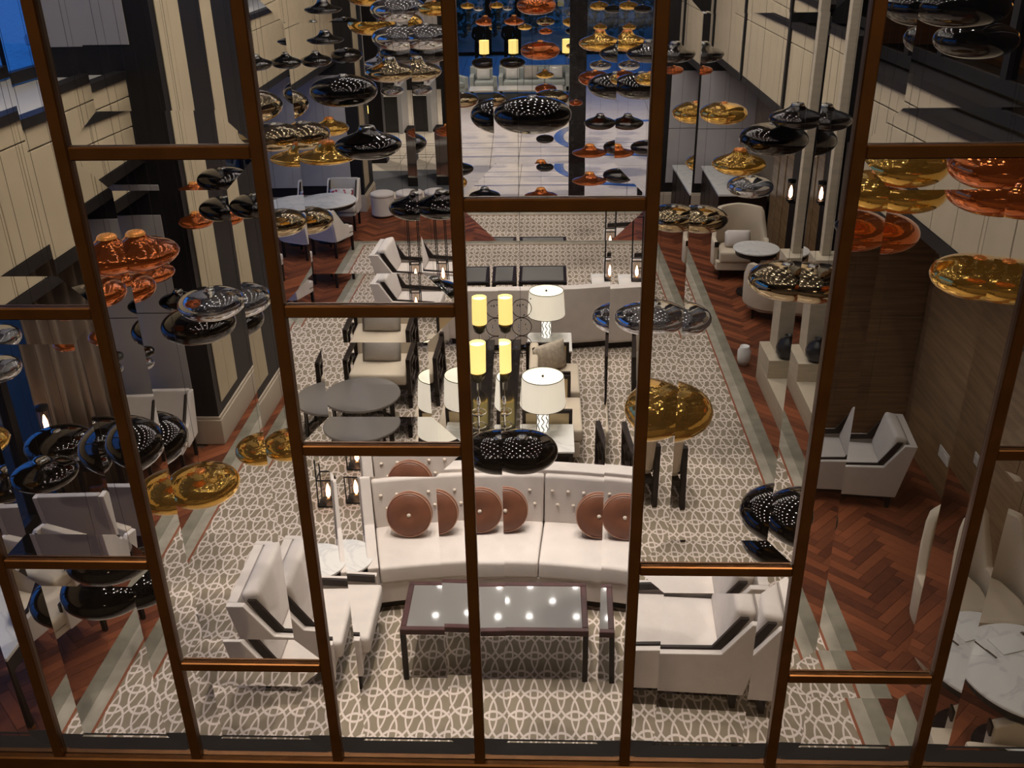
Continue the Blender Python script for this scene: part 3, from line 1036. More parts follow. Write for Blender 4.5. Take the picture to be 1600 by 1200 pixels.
framed_chair('sand armchair with dark fretwork arms behind the round grey table', (-1.98, 10.24, Z1), 0)
pillow('throw_pillow', 'pewter throw pillow on the armchair behind the round grey table', (-1.98, 10.30, .60), 0, .46, .30, pewter)
framed_chair('dark fretwork armchair standing right of the far lamp table', (1.07, 10.32, Z1), -.05)
framed_chair('dark fretwork armchair seen from behind, right of the front lamp table', (.90, 8.15, Z1), PI+.1)

# back to back settees with lamps between the sofas
def settee_chair(label, x, y, rz, pill=None):
    t = thing('settee_chair', label, 'armchair', (x, y, Z1), rz)
    Dp, W = .31, .41          # faces -Y in own space
    mesh_obj('seat_cushion', box(-W+.03, W-.03, -Dp, Dp-.10, .28, .43, .03, 3), cream2, t, smooth=True)
    mesh_obj('seat_base', box(-W+.03, W-.03, -Dp+.03, Dp-.04, .10, .28, .01, 2), cream2, t)
    mesh_obj('back_cushion', box(-W+.03, W-.03, Dp-.15, Dp-.05, .38, .70, .03, 3), cream2, t, smooth=True)
    for sg in (-1, 1):
        x = sg*(W-.01)
        fr = bmesh.new()
        box(x-.018, x+.018, -.20, -.165, .0, .68, bm=fr)
        box(x-.018, x+.018, Dp-.035, Dp, .0, .68, bm=fr)
        box(x-.018, x+.018, -.165, Dp-.035, .645, .68, bm=fr)
        box(x-.018, x+.018, -.165, Dp-.035, .10, .14, bm=fr)
        f = mesh_obj('side_frame', fr, darkwood, t)
        mesh_obj('side_upholstery', box(x-.010, x+.010, -.165, Dp-.035, .14, .645), mat('honey_fabric', (.60, .46, .27), .85), f)
    return t
settee_chair('sand seat with dark-framed sides facing right, beyond the front lamp table', .05, 8.98, PI/2)
settee_chair('sand seat with dark-framed sides facing right, before the far lamp table', .05, 9.87, PI/2)
settee_chair('sand seat with dark-framed sides facing left, beyond the left front lamp table', -1.12, 8.98, -PI/2)
settee_chair('sand seat with dark-framed sides facing left, before the far left lamp table', -1.12, 9.87, -PI/2)
pillow('throw_pillow', 'tilted woven beige throw pillow before the far white lamp', (.02, 10.02, .62), PI/2-.9, .46, .34, mat('woven_beige', (.42, .35, .27), .7, bump=.5, bscale=60, var=.2, vscale=30), -.2)

def lamp_table(label, x, y):
    t = thing('side_table', label, 'table', (x, y, Z1))
    h = .54
    mesh_obj('marble_top', box(-.27, .27, -.28, .28, h-.022, h, .004, 1), marble, t)
    mesh_obj('apron', box(-.255, .255, -.265, .265, h-.06, h-.022), darkwood, t)
    for sx in (-1, 1):
        for sy in (-1, 1):
            mesh_obj('leg', box(sx*.235-.02, sx*.235+.02, sy*.245-.02, sy*.245+.02, 0, h-.06), darkwood, t)
    mesh_obj('lower_panel', box(-.215, .215, .225, .245, .08, h-.06), darkwood, t)
def table_lamp(label, x, y, z, power=14):
    t = thing('table_lamp', label, 'lamp', (x, y, z))
    bm = lathe([(.055, 0), (.058, .01), (.058, .27), (.05, .28)], 16)
    mesh_obj('crystal_base', bm, lampbase_lit, t, smooth=True)
    lt = bmesh.new()
    for i in range(8):
        a = 2*PI*i/8
        pts = [(.061*math.cos(a+.22*math.sin(2*PI*j/5.)), .061*math.sin(a+.22*math.sin(2*PI*j/5.)), .005+.27*j/15) for j in range(16)]
        tube(pts, .0055, 5, lt)
    mesh_obj('lattice', lt, mat('bronze_lattice', (.10, .075, .05), .4, metal=.6), t)
    z0, z1 = .29, .60
    mesh_obj('lamp_shade', lathe([(.228, z0), (.208, z1), (.203, z1), (.223, z0)], 40, cap=False), shade_w, t, smooth=False)
    mesh_obj('diffuser', lathe([(0, z1-.012), (.203, z1-.012), (.203, z1-.016), (0, z1-.016)], 40, cap=False), shade_wt, t)
    mesh_obj('lower_diffuser', lathe([(0, z0+.012), (.22, z0+.012), (.22, z0+.016), (0, z0+.016)], 40, cap=False), shade_wt, t)
    mesh_obj('shade_trim', ring((0, 0, z1), .206, .004, 'z', 40), bronze_d, t)
    mesh_obj('shade_trim', ring((0, 0, z0), .226, .004, 'z', 40), bronze_d, t)
    mesh_obj('finial', lathe([(0, z1-.02), (.010, z1-.01), (.012, z1+.004), (0, z1+.016)], 10), black_m, t)
    return t
for lb, lb2, x, y in (('marble-topped dark side table under the front right white lamp', 'white drum table lamp on lit lattice base, front right', -.01, 8.25),
                      ('marble-topped dark side table under the far right white lamp', 'white drum table lamp in front of the far sofa back', .02, 10.62),
                      ('marble-topped dark side table under the left white lamp', 'white drum table lamp left of the yellow lamps, by the mullion', -1.03, 8.25)):
    lamp_table(lb, x, y)
    table_lamp(lb2, x-.04, y+.16, Z1+.541, 16)

# central ring screen with yellow lamps
sc_t = thing('ring_screen', 'black lacquer console screen with chrome rings between the seats', 'console', (-.49, 9.55, Z1))
mesh_obj('console_body', box(-.14, .14, -1.15, 1.25, 0, .46, .008, 1), mat('black_lacquer', (.012, .010, .010), .12, coat=.6), sc_t)
mesh_obj('console_top', box(-.16, .16, -1.17, 1.27, .46, .485, .004, 1), mat('black_lacquer', (0, 0, 0)), sc_t)
rg0 = None
for xo in (.06, -.10):
    for j in range(6):
        p = (xo, -1.22+(.03 if j % 2 else 0), .10+.135*j)
        if rg0 is None:
            rg0 = mesh_obj('chrome_ring', ring((0, 0, 0), .072, .007, 'z', 28), chrome, sc_t, p, smooth=True)
        else:
            share('chrome_ring', rg0, sc_t, p)
    mesh_obj('chrome_rod', tube([(xo, -1.23, 0), (xo, -1.23, .86), (xo, -1.23, .90)], .010, 8), chrome, sc_t)
    mesh_obj('rod_tip', lathe([(.010, .86), (.022, .90), (.012, .96), (0, .97)], 12, (xo, -1.23)), chrome, sc_t, smooth=True)
wr0 = None
for xo in (.20,):
    for j in range(3):
        p = (xo-.02, .93, .56+.235*j)
        if wr0 is None:
            wr0 = mesh_obj('wire_ring', ring((0, 0, 0), .115, .005, 'y', 28), bronze_d, sc_t, p)
        else:
            share('wire_ring', wr0, sc_t, p)
mesh_obj('wire_stand', tube([(.18, .93, .40), (.18, .93, .45), (.14, .93, .47)], .006, 6), bronze_d, sc_t)
bead = None
random.seed(3)
for i in range(26):
    p = (.10+random.uniform(0, .20), .93+random.uniform(-.02, .02), .50+random.uniform(0, .65))
    if bead is None:
        bead = mesh_obj('crystal_bead', lathe([(0, -.012), (.012, 0), (0, .012)], 8), mat('crystal', (.9, .9, .9), .05, metal=1), sc_t, p)
    else:
        share('crystal_bead', bead, sc_t, p)
def yellow_lamp(label, x, y, z, zs, r_=.085, h_=.32, pw=6):
    t = thing('table_lamp', label, 'lamp', (x, y, z))
    mesh_obj('foot', lathe([(.05, 0), (.05, .012), (.012, .02)], 16), brass, t)
    mesh_obj('stem', tube([(0, 0, .012), (0, 0, zs)], .010, 8), chrome, t)
    mesh_obj('bowl', lathe([(.02, zs-.13), (.06, zs-.10), (.078, zs-.04), (.07, zs-.01)], 20), mat('bronze_green_glaze', (.06, .05, .025), .25, metal=.5, var=.4, vscale=8), t, smooth=True)
    mesh_obj('lamp_shade', lathe([(r_, zs), (r_, zs+h_), (r_-.004, zs+h_), (r_-.004, zs)], 32, cap=False), shade_y, t)
    mesh_obj('shade_top', lathe([(0, zs+h_-.03), (r_-.005, zs+h_-.03), (r_-.005, zs+h_-.034), (0, zs+h_-.034)], 24, cap=False), shade_yt, t)
    return t
yellow_lamp('yellow cylinder lamp on the console, nearer of the two', -.46, 8.86, .498, .50)
yellow_lamp('yellow cylinder lamp on the console, farther of the two', -.49, 10.15, .498, .50)

# round tables
def round_low(label, x, y, r_, h):
    t = thing('round_table', label, 'table', (x, y, Z1))
    mesh_obj('top', lathe([(0, h-.035), (r_-.01, h-.035), (r_, h-.025), (r_, h-.006), (r_-.006, h), (0, h)], 48), mat('grey_lacquer_top', (.15, .135, .125), .12, coat=.5), t)
    for i in range(10):
        a = 2*PI*i/10
        mesh_obj('leg', box(-.012, .012, -.012, .012, 0, h-.035), darkwood, t, (.8*r_*math.cos(a), .8*r_*math.sin(a), 0), a)
    mesh_obj('base_ring', ring((0, 0, .02), .8*r_, .014, 'z', 40), darkwood, t)
round_low('round low grey lacquer table with slim dark legs, left of the lamps', -2.08, 9.45, .43, .42)
round_low('round low grey lacquer table right of the front lamp table', 1.12, 9.35, .40, .40)
t = thing('side_table', 'round white marble side table on fluted dark drum, left of the curved sofa', 'table', (-1.67, 6.34, Z1))
mesh_obj('marble_top', lathe([(0, .46), (.23, .46), (.245, .47), (.245, .487), (.24, .49), (0, .49)], 48), marble, t)
mesh_obj('drum', lathe([(.17, 0), (.19, .03), (.20, .40), (.21, .46)], 40), darkwood, t)
fl0 = None
for i in range(26):
    a = 2*PI*i/26
    if fl0 is None:
        fl0 = mesh_obj('flute', tube([(.185, 0, .02), (.203, 0, .455)], .014, 6), mat('dark_pewter', (.08, .065, .055), .2, metal=.8), t, (0, 0, 0), a)
    else:
        share('flute', fl0, t, (0, 0, 0), a)
def far_side_table(label, x, y):
    t = thing('side_table', label, 'table', (x, y, Z1))
    mesh_obj('marble_top', box(-.26, .26, -.26, .26, .47, .50, .004, 1), marble, t)
    for sx in (-1, 1):
        for sy in (-1, 1):
            mesh_obj('leg', box(sx*.235-.018, sx*.235+.018, sy*.235-.018, sy*.235+.018, 0, .47), darkwood, t)
far_side_table('white square side table at the right end of the far sofa', .88, 12.92)
far_side_table('white square side table at the left end of the far sofa', -1.88, 12.78)

# lanterns ------------------------------------------------------
def lantern(label, x, y, z, H_=.85, w_=.07, hang=False, pw=3):
    t = thing('lantern', label, 'lantern', (x, y, z))
    fr = bmesh.new()
    for sx in (-1, 1):
        for sy in (-1, 1):
            box(sx*w_-.006, sx*w_+.006, sy*w_-.006, sy*w_+.006, 0, H_, bm=fr)
    for zz in (0, .30, H_-.012):
        for a0, a1, c0, c1 in ((-w_, w_, -w_-.006, -w_+.006), (-w_, w_, w_-.006, w_+.006), (-w_-.006, -w_+.006, -w_, w_), (w_-.006, w_+.006, -w_, w_)):
            box(a0, a1, c0, c1, zz, zz+.012, bm=fr)
    mesh_obj('frame', fr, black_m, t)
    mesh_obj('base_plate', box(-w_, w_, -w_, w_, 0, .015), black_m, t)
    mesh_obj('glass_tube', lathe([(w_*.8, .015), (w_*.8, .29), (w_*.8-.003, .29), (w_*.8-.003, .015)], 20, cap=False), lantglass, t, smooth=True)
    mesh_obj('holder', lathe([(.02, .015), (.02, .05), (.012, .06)], 12), brass, t)
    mesh_obj('bulb', lathe([(.006, .06), (.022, .09), (.022, .14), (.010, .20), (0, .225)], 14), flame, t, smooth=True)
    l = lamp('lantern_glow', 'POINT', (0, 0, .15), pw, (1, .62, .38), shadow_soft_size=.012)
    l.parent = t
    return t
lantern('tall black lantern with glowing bulb on the left far side table', -1.88, 12.78, Z1+.501, .95)
lantern('tall black lantern with glowing bulb on the right far side table', .88, 12.92, Z1+.501, .95)
def floor_lantern(label, x, y, z, zl):
    t = thing('floor_lantern', label, 'lantern', (x, y, z))
    mesh_obj('foot', lathe([(.12, 0), (.12, .015), (.02, .03)], 20), black_m, t)
    mesh_obj('pole', tube([(0, 0, .015), (0, 0, zl)], .012, 8), black_m, t)
    mesh_obj('cup', lathe([(.012, zl-.02), (.05, zl), (.055, zl+.03)], 20), black_m, t)
    mesh_obj('glass_tube', lathe([(.055, zl+.02), (.055, zl+.24), (.052, zl+.24), (.052, zl+.02)], 20, cap=False), lantglass, t, smooth=True)
    mesh_obj('top_cap', lathe([(.058, zl+.24), (.058, zl+.275), (.02, zl+.29)], 20), black_m, t)
    mesh_obj('bulb', lathe([(.006, zl+.02), (.022, zl+.05), (.022, zl+.11), (.010, zl+.17), (0, zl+.19)], 14), flame, t, smooth=True)
    for a in range(3):
        mesh_obj('rod', tube([(.056*math.cos(a*2.1), .056*math.sin(a*2.1), zl), (.056*math.cos(a*2.1), .056*math.sin(a*2.1), zl+.25)], .004, 5), black_m, t)
    l = lamp('lantern_glow', 'POINT', (0, 0, zl+.12), 3, (1, .62, .38), shadow_soft_size=.012)
    l.parent = t
lantern('black lantern with glowing bulb on the carpet behind the left sofa end', -1.90, 7.95, Z1, .62, .085)
floor_lantern('black floor lantern with glowing bulb in front of the left curtain', -4.60, 7.52, 0, 1.0)
t = thing('wall_lantern', 'black wall lantern glowing on the dark fin at right', 'lantern', (RW-.131, 14.26, 1.30))
mesh_obj('bracket', box(-.12, 0, -.02, .02, -.06, -.03), black_m, t)
mesh_obj('cup', lathe([(.03, -.04), (.06, -.02), (.062, .01)], 20, (-.10, 0)), black_m, t)
mesh_obj('glass_tube', lathe([(.058, 0), (.058, .26), (.055, .26), (.055, 0)], 20, (-.10, 0), cap=False), lantglass, t, smooth=True)
mesh_obj('top_cap', lathe([(.062, .26), (.062, .30), (.03, .31)], 20, (-.10, 0)), black_m, t)
mesh_obj('bulb', lathe([(.006, .02), (.028, .05), (.028, .13), (.012, .20), (0, .22)], 14, (-.10, 0)), flame, t, smooth=True)
l = lamp('lantern_glow', 'POINT', (-.10, 0, .11), 4, (1, .62, .38), shadow_soft_size=.012)
l.parent = t

# ---------------------------------------------------------------- dining chairs, left bays
def dining_chair(label, loc, rz, fab=greyfab):
    t = thing('dining_chair', label, 'chair', loc, rz)       # faces -Y
    W, Dp = .27, .26
    mesh_obj('seat_cushion', box(-W, W, -Dp, Dp-.04, .34, .46, .03, 3), fab, t, smooth=True)
    mesh_obj('seat_rail', box(-W+.01, W-.01, -Dp+.01, Dp, .28, .34), fab, t)
    mesh_obj('backrest', prism([(Dp-.07, .30), (Dp, .30), (Dp+.10, .86), (Dp+.035, .86)], -W+.012, W-.012, 'x', .012, 2), fab, t)
    for sg in (-1, 1):
        a, b = (W-.012, W+.03) if sg > 0 else (-W-.03, -W+.012)
        mesh_obj('side_wing', prism([(-.10, .30), (Dp, .30), (Dp+.095, .85), (Dp-.0, .85), (.02, .55), (-.10, .52)], a, b, 'x', .008, 2), cream, t)
        c, d = (W-.035, W-.013) if sg > 0 else (-W+.013, -W+.035)
        mesh_obj('wood_edge', prism([(-.11, .45), (.02, .49), (Dp-.02, .84), (Dp-.06, .84), (-.03, .56), (-.11, .53)], c, d, 'x'), darkwood, t)
        for y in (-Dp+.03, Dp-.02):
            mesh_obj('leg', prism([(-.013, 0), (.013, 0), (.022, .29), (-.022, .29)], sg*(W-.03)-.02, sg*(W-.03)+.02, 'x'), darkwood, t, (0, y, 0))
    return t
dining_chair('grey upholstered dining chair seen from behind, under the black onion pendant at left', (-4.08, 7.02, 0), PI+.06)
dining_chair('pale dining chair standing against the grey panel of the left pier', (-4.02, 8.60, 0), .05, cream)
bpy.data.objects['dining_chair.001'].scale = (.9, .9, .88)
dining_chair('cream dining chair in the lower left corner beside the parquet', (-3.93, 5.85, 0), -.35, cream2)
def dining_table(label, x, y, r_, h, square=False, m_=marble):
    t = thing('dining_table', label, 'table', (x, y, 0))
    if square:
        mesh_obj('marble_top', box(-r_, r_, -r_, r_, h-.03, h, .006, 2), m_, t)
        mesh_obj('apron', box(-r_+.02, r_-.02, -r_+.02, r_-.02, h-.16, h-.03), darkwood, t)
        for sx in (-1, 1):
            for sy in (-1, 1):
                lg_ = mesh_obj('leg', box(sx*(r_-.06)-.02, sx*(r_-.06)+.02, sy*(r_-.06)-.02, sy*(r_-.06)+.02, .05, h-.16), darkwood, t)
                mesh_obj('brass_foot', box(sx*(r_-.06)-.022, sx*(r_-.06)+.022, sy*(r_-.06)-.022, sy*(r_-.06)+.022, 0, .05), brass, lg_)
    else:
        mesh_obj('marble_top', lathe([(0, h-.03), (r_-.01, h-.03), (r_, h-.02), (r_, h-.006), (r_-.006, h), (0, h)], 56), m_, t)
        mesh_obj('apron', lathe([(r_-.04, h-.10), (r_-.03, h-.03)], 40), darkwood, t)
        mesh_obj('pedestal', lathe([(.24, 0), (.24, .03), (.09, .07), (.07, .5), (.14, h-.10)], 24), darkwood, t, smooth=True)
    return t
dining_table('square marble dining table between the two left window chairs', -4.14, 7.84, .34, .74, True)
dining_table('square marble table cut by the left picture edge, holding a bowl', -4.28, 5.12-.05, .40, .74, True)
bw = thing('bowl', 'white porcelain bowl on the marble table at the left edge', 'bowl', (-3.98, 5.10, .7405))
mesh_obj('bowl_body', lathe([(0, 0), (.04, 0), (.085, .045), (.09, .055), (.084, .055), (.04, .012), (0, .010)], 28), porcelain, bw, smooth=True)
mesh_obj('spoon', tube([(.02, 0, .03), (.07, .03, .065), (.12, .05, .07)], .006, 6), brass, bw)

def floral_mat():
    m = bpy.data.materials.new('floral_print')
    m.use_nodes = True
    nt = m.node_tree
    b = nt.nodes['Principled BSDF']
    b.inputs['Roughness'].default_value = .8
    tc = N(nt, 'ShaderNodeTexCoord')
    v = N(nt, 'ShaderNodeTexNoise')
    v.inputs['Scale'].default_value = 11
    nt.links.new(tc.outputs['Object'], v.inputs['Vector'])
    f = M(nt, 'GREATER_THAN', v.outputs[0], .56)
    v2 = N(nt, 'ShaderNodeTexNoise')
    v2.inputs['Scale'].default_value = 17
    nt.links.new(tc.outputs['Object'], v2.inputs['Vector'])
    f2 = M(nt, 'GREATER_THAN', v2.outputs[0], .62)
    c = mixc(nt, f, (.6, .56, .54), (.35, .03, .05))
    nt.links.new(mixc(nt, f2, c, (.08, .05, .10)), b.inputs['Base Color'])
    return m
floral = floral_mat()
dining_chair('white dining chair with floral cushion beyond the far left marble table', (-3.82, 17.25, 0), .0, greyfab)
pillow('throw_pillow', 'red floral throw pillow on the white far left dining chair', (-3.82, 17.22, .60), 0, .44, .28, floral)
dining_table('oval white marble dining table in the far left bay', -3.90, 16.45, .50, .74)
dining_chair('white dining chair seen from behind at the near side of the far left table', (-3.72, 15.75, 0), PI-.45, cream)
dining_chair('white dining chair partly cut by the mullion, nearest in the far left bay', (-4.10, 14.3, 0), PI-.35, cream)
st = None
for lb, x, y in (('cream drum stool on the parquet, left one of the pair', -3.20, 18.0), ('cream drum stool on the parquet, right one of the pair behind the black pendant', -2.72, 18.05)):
    t = thing('drum_stool', lb, 'stool', (x, y, 0))
    mesh_obj('body', lathe([(.21, .03), (.225, .05), (.225, .40)], 36), cream, t)
    mesh_obj('seat_pad', lathe([(.225, .40), (.232, .42), (.225, .455), (.19, .47), (0, .475)], 36), cream, t, smooth=True)
    mesh_obj('plinth', lathe([(.20, 0), (.20, .03)], 30), darkwood, t)

# ---------------------------------------------------------------- wing chairs, right bays
def wing_chair(label, loc, rz, fab=cream2, top=1.05):
    t = thing('wing_chair', label, 'armchair', loc, rz)       # faces -Y
    n = 28
    bm = bmesh.new()
    inn, out = [], []
    for i in range(n+1):
        a = -1.95+3.9*i/n
        c = abs(a)/1.95
        rx, ry = .36, .36
        x, y = rx*math.sin(a), ry*math.cos(a)
        if c > .72:
            hgt = .62-.05*(c-.72)/.28
        elif c > .48:
            hgt = top-.02-(top-.60)*((c-.48)/.24)**.8
        else:
            hgt = top-.05*c
        fl_ = .05*(hgt-.4)
        ux, uy = math.sin(a), math.cos(a)
        inn.append((bm.verts.new((x, y, .28)), bm.verts.new((x+ux*fl_, y+uy*fl_, hgt))))
        out.append((bm.verts.new((x+ux*.075, y+uy*.075, .20)), bm.verts.new((x+ux*(.075+fl_), y+uy*(.075+fl_), hgt))))
    for i in range(n):
        bm.faces.new((inn[i][0], inn[i][1], inn[i+1][1], inn[i+1][0]))
        bm.faces.new((out[i][0], out[i+1][0], out[i+1][1], out[i][1]))
        bm.faces.new((inn[i][1], out[i][1], out[i+1][1], inn[i+1][1]))
        bm.faces.new((inn[i][0], inn[i+1][0], out[i+1][0], out[i][0]))
    for k_ in (0, n):
        bm.faces.new((inn[k_][0], out[k_][0], out[k_][1], inn[k_][1]))
    bmesh.ops.recalc_face_normals(bm, faces=list(bm.faces))
    es = [e for e in bm.edges if e.calc_face_angle(0) > .9]
    bmesh.ops.bevel(bm, geom=es, offset=.018, segments=2, affect='EDGES', profile=.6)
    mesh_obj('wing_back', bm, fab, t, smooth=True)
    mesh_obj('seat_cushion', prism([(-.33, -.30), (.33, -.30), (.335, .0), (.27, .22), (.12, .335), (-.12, .335), (-.27, .22), (-.335, .0)], .30, .46, 'z', .03, 2), fab, t, smooth=False)
    mesh_obj('seat_base', prism([(-.37, -.27), (.37, -.27), (.39, .0), (.33, .25), (.14, .39), (-.14, .39), (-.33, .25), (-.39, .0)], .16, .30, 'z', .015, 2), fab, t)
    for x, y in ((-.31, -.22), (.31, -.22), (-.24, .26), (.24, .26)):
        mesh_obj('leg', lathe([(.014, 0), (.026, .17)], 8, (x, y)), darkwood, t)
    for sg in (-1, 1):
        mesh_obj('arm_tip', box(sg*.375-.035, sg*.375+.035, -.165, -.15, .50, .585), darkwood, t)
    return t
wing_chair('sand wing chair facing the camera beyond the small round table at right', (3.02, 14.55, 0), -.05)
pillow('throw_pillow', 'pale throw pillow on the wing chair at right', (2.98, 14.55, .60), 0, .40, .26, cream)
wing_chair('sand barrel chair seen from behind at the small round table, right', (3.22, 12.85, 0), PI-.35, cream2, .86)
dining_table('small round marble table between the wing chair and barrel chair', 3.10, 13.72, .34, .72)
dining_table('round marble dining table with cutlery in the lower right corner', 3.16, 4.86, .46, .74)
wing_chair('sand wing chair beyond the lower right marble table, facing the camera', (3.28, 5.95, 0), -.05)
wing_chair('sand chair in the bottom right corner on the near side of the marble table', (2.90, 4.16, 0), -PI/2-.15, cream2, .84)
k_ = thing('sideboard', 'dark sideboard with white marble top behind the wing chair', 'cabinet', (3.28, 17.1, 0))
mesh_obj('body', box(-.35, .45, -1.0, 1.0, 0, .86), darkwood, k_)
mesh_obj('marble_top', box(-.38, .47, -1.03, 1.03, .86, .90, .004, 1), marble, k_)
for j in range(4):
    d_ = mesh_obj('door', box(-.365, -.35, -.98+j*.49, -.51+j*.49, .06, .82, .003, 1), darkwood, k_)
    mesh_obj('knob', lathe([(.008, -.37), (.012, -.366)], 8), brass, d_, (-.375, -.55+j*.49, .85))
# cutlery
def cutlery(name, label, x, y, rz, z=.7405):
    t = thing(name, label, 'cutlery', (x, y, z), rz)
    if name == 'knife':
        mesh_obj('blade', prism([(-.006, .0), (.006, 0), (.009, .11), (0, .125), (-.006, .11)], 0, .003, 'z'), steel, t)
        mesh_obj('handle', box(-.008, .008, -.09, 0, 0, .008, .002, 1), steel, t)
    else:
        mesh_obj('head', prism([(-.006, .0), (.006, 0), (.016, .04), (.014, .09), (-.014, .09), (-.016, .04)], 0, .004, 'z'), steel, t)
        mesh_obj('handle', box(-.005, .005, -.11, 0, 0, .005, .001, 1), steel, t)
cutlery('knife', 'steel knife left on the lower right marble table, beside the napkin', 2.93, 5.04, .45)
cutlery('fork', 'steel fork at the far right on the lower right marble table', 3.28, 5.14, .4)
cutlery('fork', 'steel fork nearest the camera on the lower right marble table', 3.10, 4.62, .35)
nk = mesh_obj('napkin', box(-.11, .11, -.08, .08, 0, .008, .003, 2), mat('white_napkin', (.7, .69, .66), .9), None, (3.11, 5.10, .7405), .3)
tag(nk, 'folded white napkin on the lower right marble table', 'napkin')
vs = mesh_obj('vase', lathe([(0, 0), (.09, 0), (.125, .06), (.135, .13), (.10, .21), (.045, .25), (.04, .27), (.048, .28), (.03, .28), (.028, .25), (0, .24)], 28), ceramic, None, (2.80, 10.28, .501), smooth=True)
tag(vs, 'squat black ceramic vase on the stepped stone pier base', 'vase')
vs2 = mesh_obj('urn', lathe([(0, 0), (.06, 0), (.085, .08), (.085, .2), (.06, .24), (.06, .26), (.05, .26), (.05, .23), (0, .22)], 24), porcelain, None, (2.50, 11.15, 0), smooth=True)
tag(vs2, 'small white urn standing on the parquet behind the stone pier', 'urn')
# wall sockets on the right veneer wall
for lb, y in (('white double socket plate low on the lighter veneer wall', 8.15),):
    t = thing('socket_plate', lb, 'socket', (RW-.0205, y, .42))
    mesh_obj('plate', box(-.010, 0, -.12, .12, -.06, .06, .003, 1), porcelain, t)
    for s_ in (-1, 1):
        mesh_obj('switch', box(-.014, -.010, s_*.055-.04, s_*.055+.04, -.035, .035, .002, 1), porcelain, t)

# ---------------------------------------------------------------- far lobby
def far_column(label, x, y, w_, m_=darkp, glossy=True):
    t = thing('column', label, 'column', (x, y, 0))
    mesh_obj('shaft', box(-w_, w_, -w_, w_, .12, CEIL-.01), m_, t)
    mesh_obj('base', box(-w_-.03, w_+.03, -w_-.03, w_+.03, 0, .12, .006, 1), m_, t)
    return t
gloss_black = mat('gloss_black_stone', (.012, .011, .012), .12, bump=.6, bscale=14, var=.4, vscale=10)
far_column('glossy textured black column right of the picture centre', .60, 20.2, .17, gloss_black)
far_column('dark column left of centre beyond the drum stools', -2.72, 21.2, .20)
far_column('slim dark column on the left before the reception desk', -4.0, 22.6, .16)
for lb, x in (('dark glazed door post left of the far right window strip', 1.86), ('dark glazed door post right of the far right window strip', 2.45)):
    t = thing('door_post', lb, 'post', (x, 19.3, 0))
    mesh_obj('post', box(-.05, .05, -.06, .06, .08, CEIL-.01), darkp, t)
    mesh_obj('shoe', box(-.06, .06, -.07, .07, 0, .08), bronze_d, t)
gd = struct(mesh_obj('door_1', box(1.92, 2.39, 19.29, 19.31, .02, CEIL-.01), winglass), 'tall clear glass door leaf right of the far opening')
gd['category'] = 'door'
# glass display plinth near left column
t = thing('display_case', 'mirrored display case at the foot of the left dark column', 'cabinet', (-2.75, 20.45, 0))
mesh_obj('plinth', box(-.26, .26, -.26, .26, 0, .2), darkp, t)
mesh_obj('mirror_body', box(-.25, .25, -.25, .25, .2, 1.15), mat('grey_mirror', (.35, .34, .32), .08, metal=.9), t)
mesh_obj('top', box(-.27, .27, -.27, .27, 1.15, 1.2), darkp, t)
mt_ = mesh_obj('door_mat', box(-.75, .75, -.9, .9, 0, .012, .003, 1), mat('grey_mat', (.09, .09, .10), .9), None, (-3.45, 20.7, .001))
tag(mt_, 'dark grey mat on the marble floor left of the display case', 'mat')
# reception desk
t = thing('reception_desk', 'black reception desk with raised sides in the far left lobby', 'desk', (-4.75, 26.4, 0))
mesh_obj('desk_body', box(-.9, .75, -.45, .45, 0, .95, .01, 1), mat('black_lacquer2', (.012, .012, .014), .15), t)
mesh_obj('desk_top', box(-.95, .80, -.5, .5, .95, 1.0, .006, 1), marble, t)
mesh_obj('end_panel', box(.75, .86, -.6, .6, 0, 1.25, .006, 1), mat('grey_lacquer', (.3, .3, .31), .3), t)
mesh_obj('side_panel', box(-1.0, -.9, -.6, .6, 0, 1.25, .006, 1), mat('grey_lacquer', (.3, .3, .31), .3), t)
for lb, x in (('left glowing yellow lamp box on the front of the reception desk', -5.15), ('right glowing yellow lamp box on the front of the reception desk', -4.80)):
    o = mesh_obj('desk_light', box(-.13, .13, -.02, .02, -.10, .10, .01, 1), mat('yellow_lightbox', (1, .8, .3), .5, emit=(1, .75, .2), es=1.6), None, (x, 25.92, .62))
    tag(o, lb, 'lamp')
mon = thing('monitor', 'dark computer monitor on the reception desk', 'monitor', (-4.5, 26.35, 1.001))
mesh_obj('foot', box(-.1, .1, -.06, .06, 0, .012), black_m, mon)
mesh_obj('neck', box(-.02, .02, .0, .02, .012, .14), black_m, mon)
mesh_obj('screen', box(-.25, .25, -.02, .01, .12, .42, .004, 1), black_m, mon)
pc = thing('flower_vase', 'vase of pink flowers on the reception desk', 'vase', (-4.05, 26.2, 1.001))
mesh_obj('vase_body', lathe([(.06, 0), (.09, .1), (.05, .25), (.06, .28)], 16), porcelain, pc, smooth=True)
random.seed(8)
fb_ = None
for i in range(24):
    a, r_ = random.uniform(0, 6.28), random.uniform(0, .2)
    p = (r_*math.cos(a), r_*math.sin(a), .38+random.uniform(-.06, .12))
    if fb_ is None:
        fb_ = mesh_obj('blossom', lathe([(0, -.03), (.045, 0), (.03, .03), (0, .02)], 7), mat('pink_petal', (.5, .12, .25), .7), pc, p)
    else:
        share('blossom', fb_, pc, p)
# grey wall niche panels behind reception
wf = struct(mesh_obj('wall_far_left', box(-8.4, -2.6, 33.0, 33.2, -.02, CEIL), darkp), 'dark far left wall with pale grey panels')
for i in range(4):
    mesh_obj('wall_panel', box(-8.2+i*1.4, -6.9+i*1.4, 32.97, 33.0, .5, 3.2, .01, 1), greyp, wf)
    mesh_obj('wall_panel', box(-8.2+i*1.4, -6.9+i*1.4, 32.97, 33.0, 3.4, 7.5, .01, 1), greyp, wf)

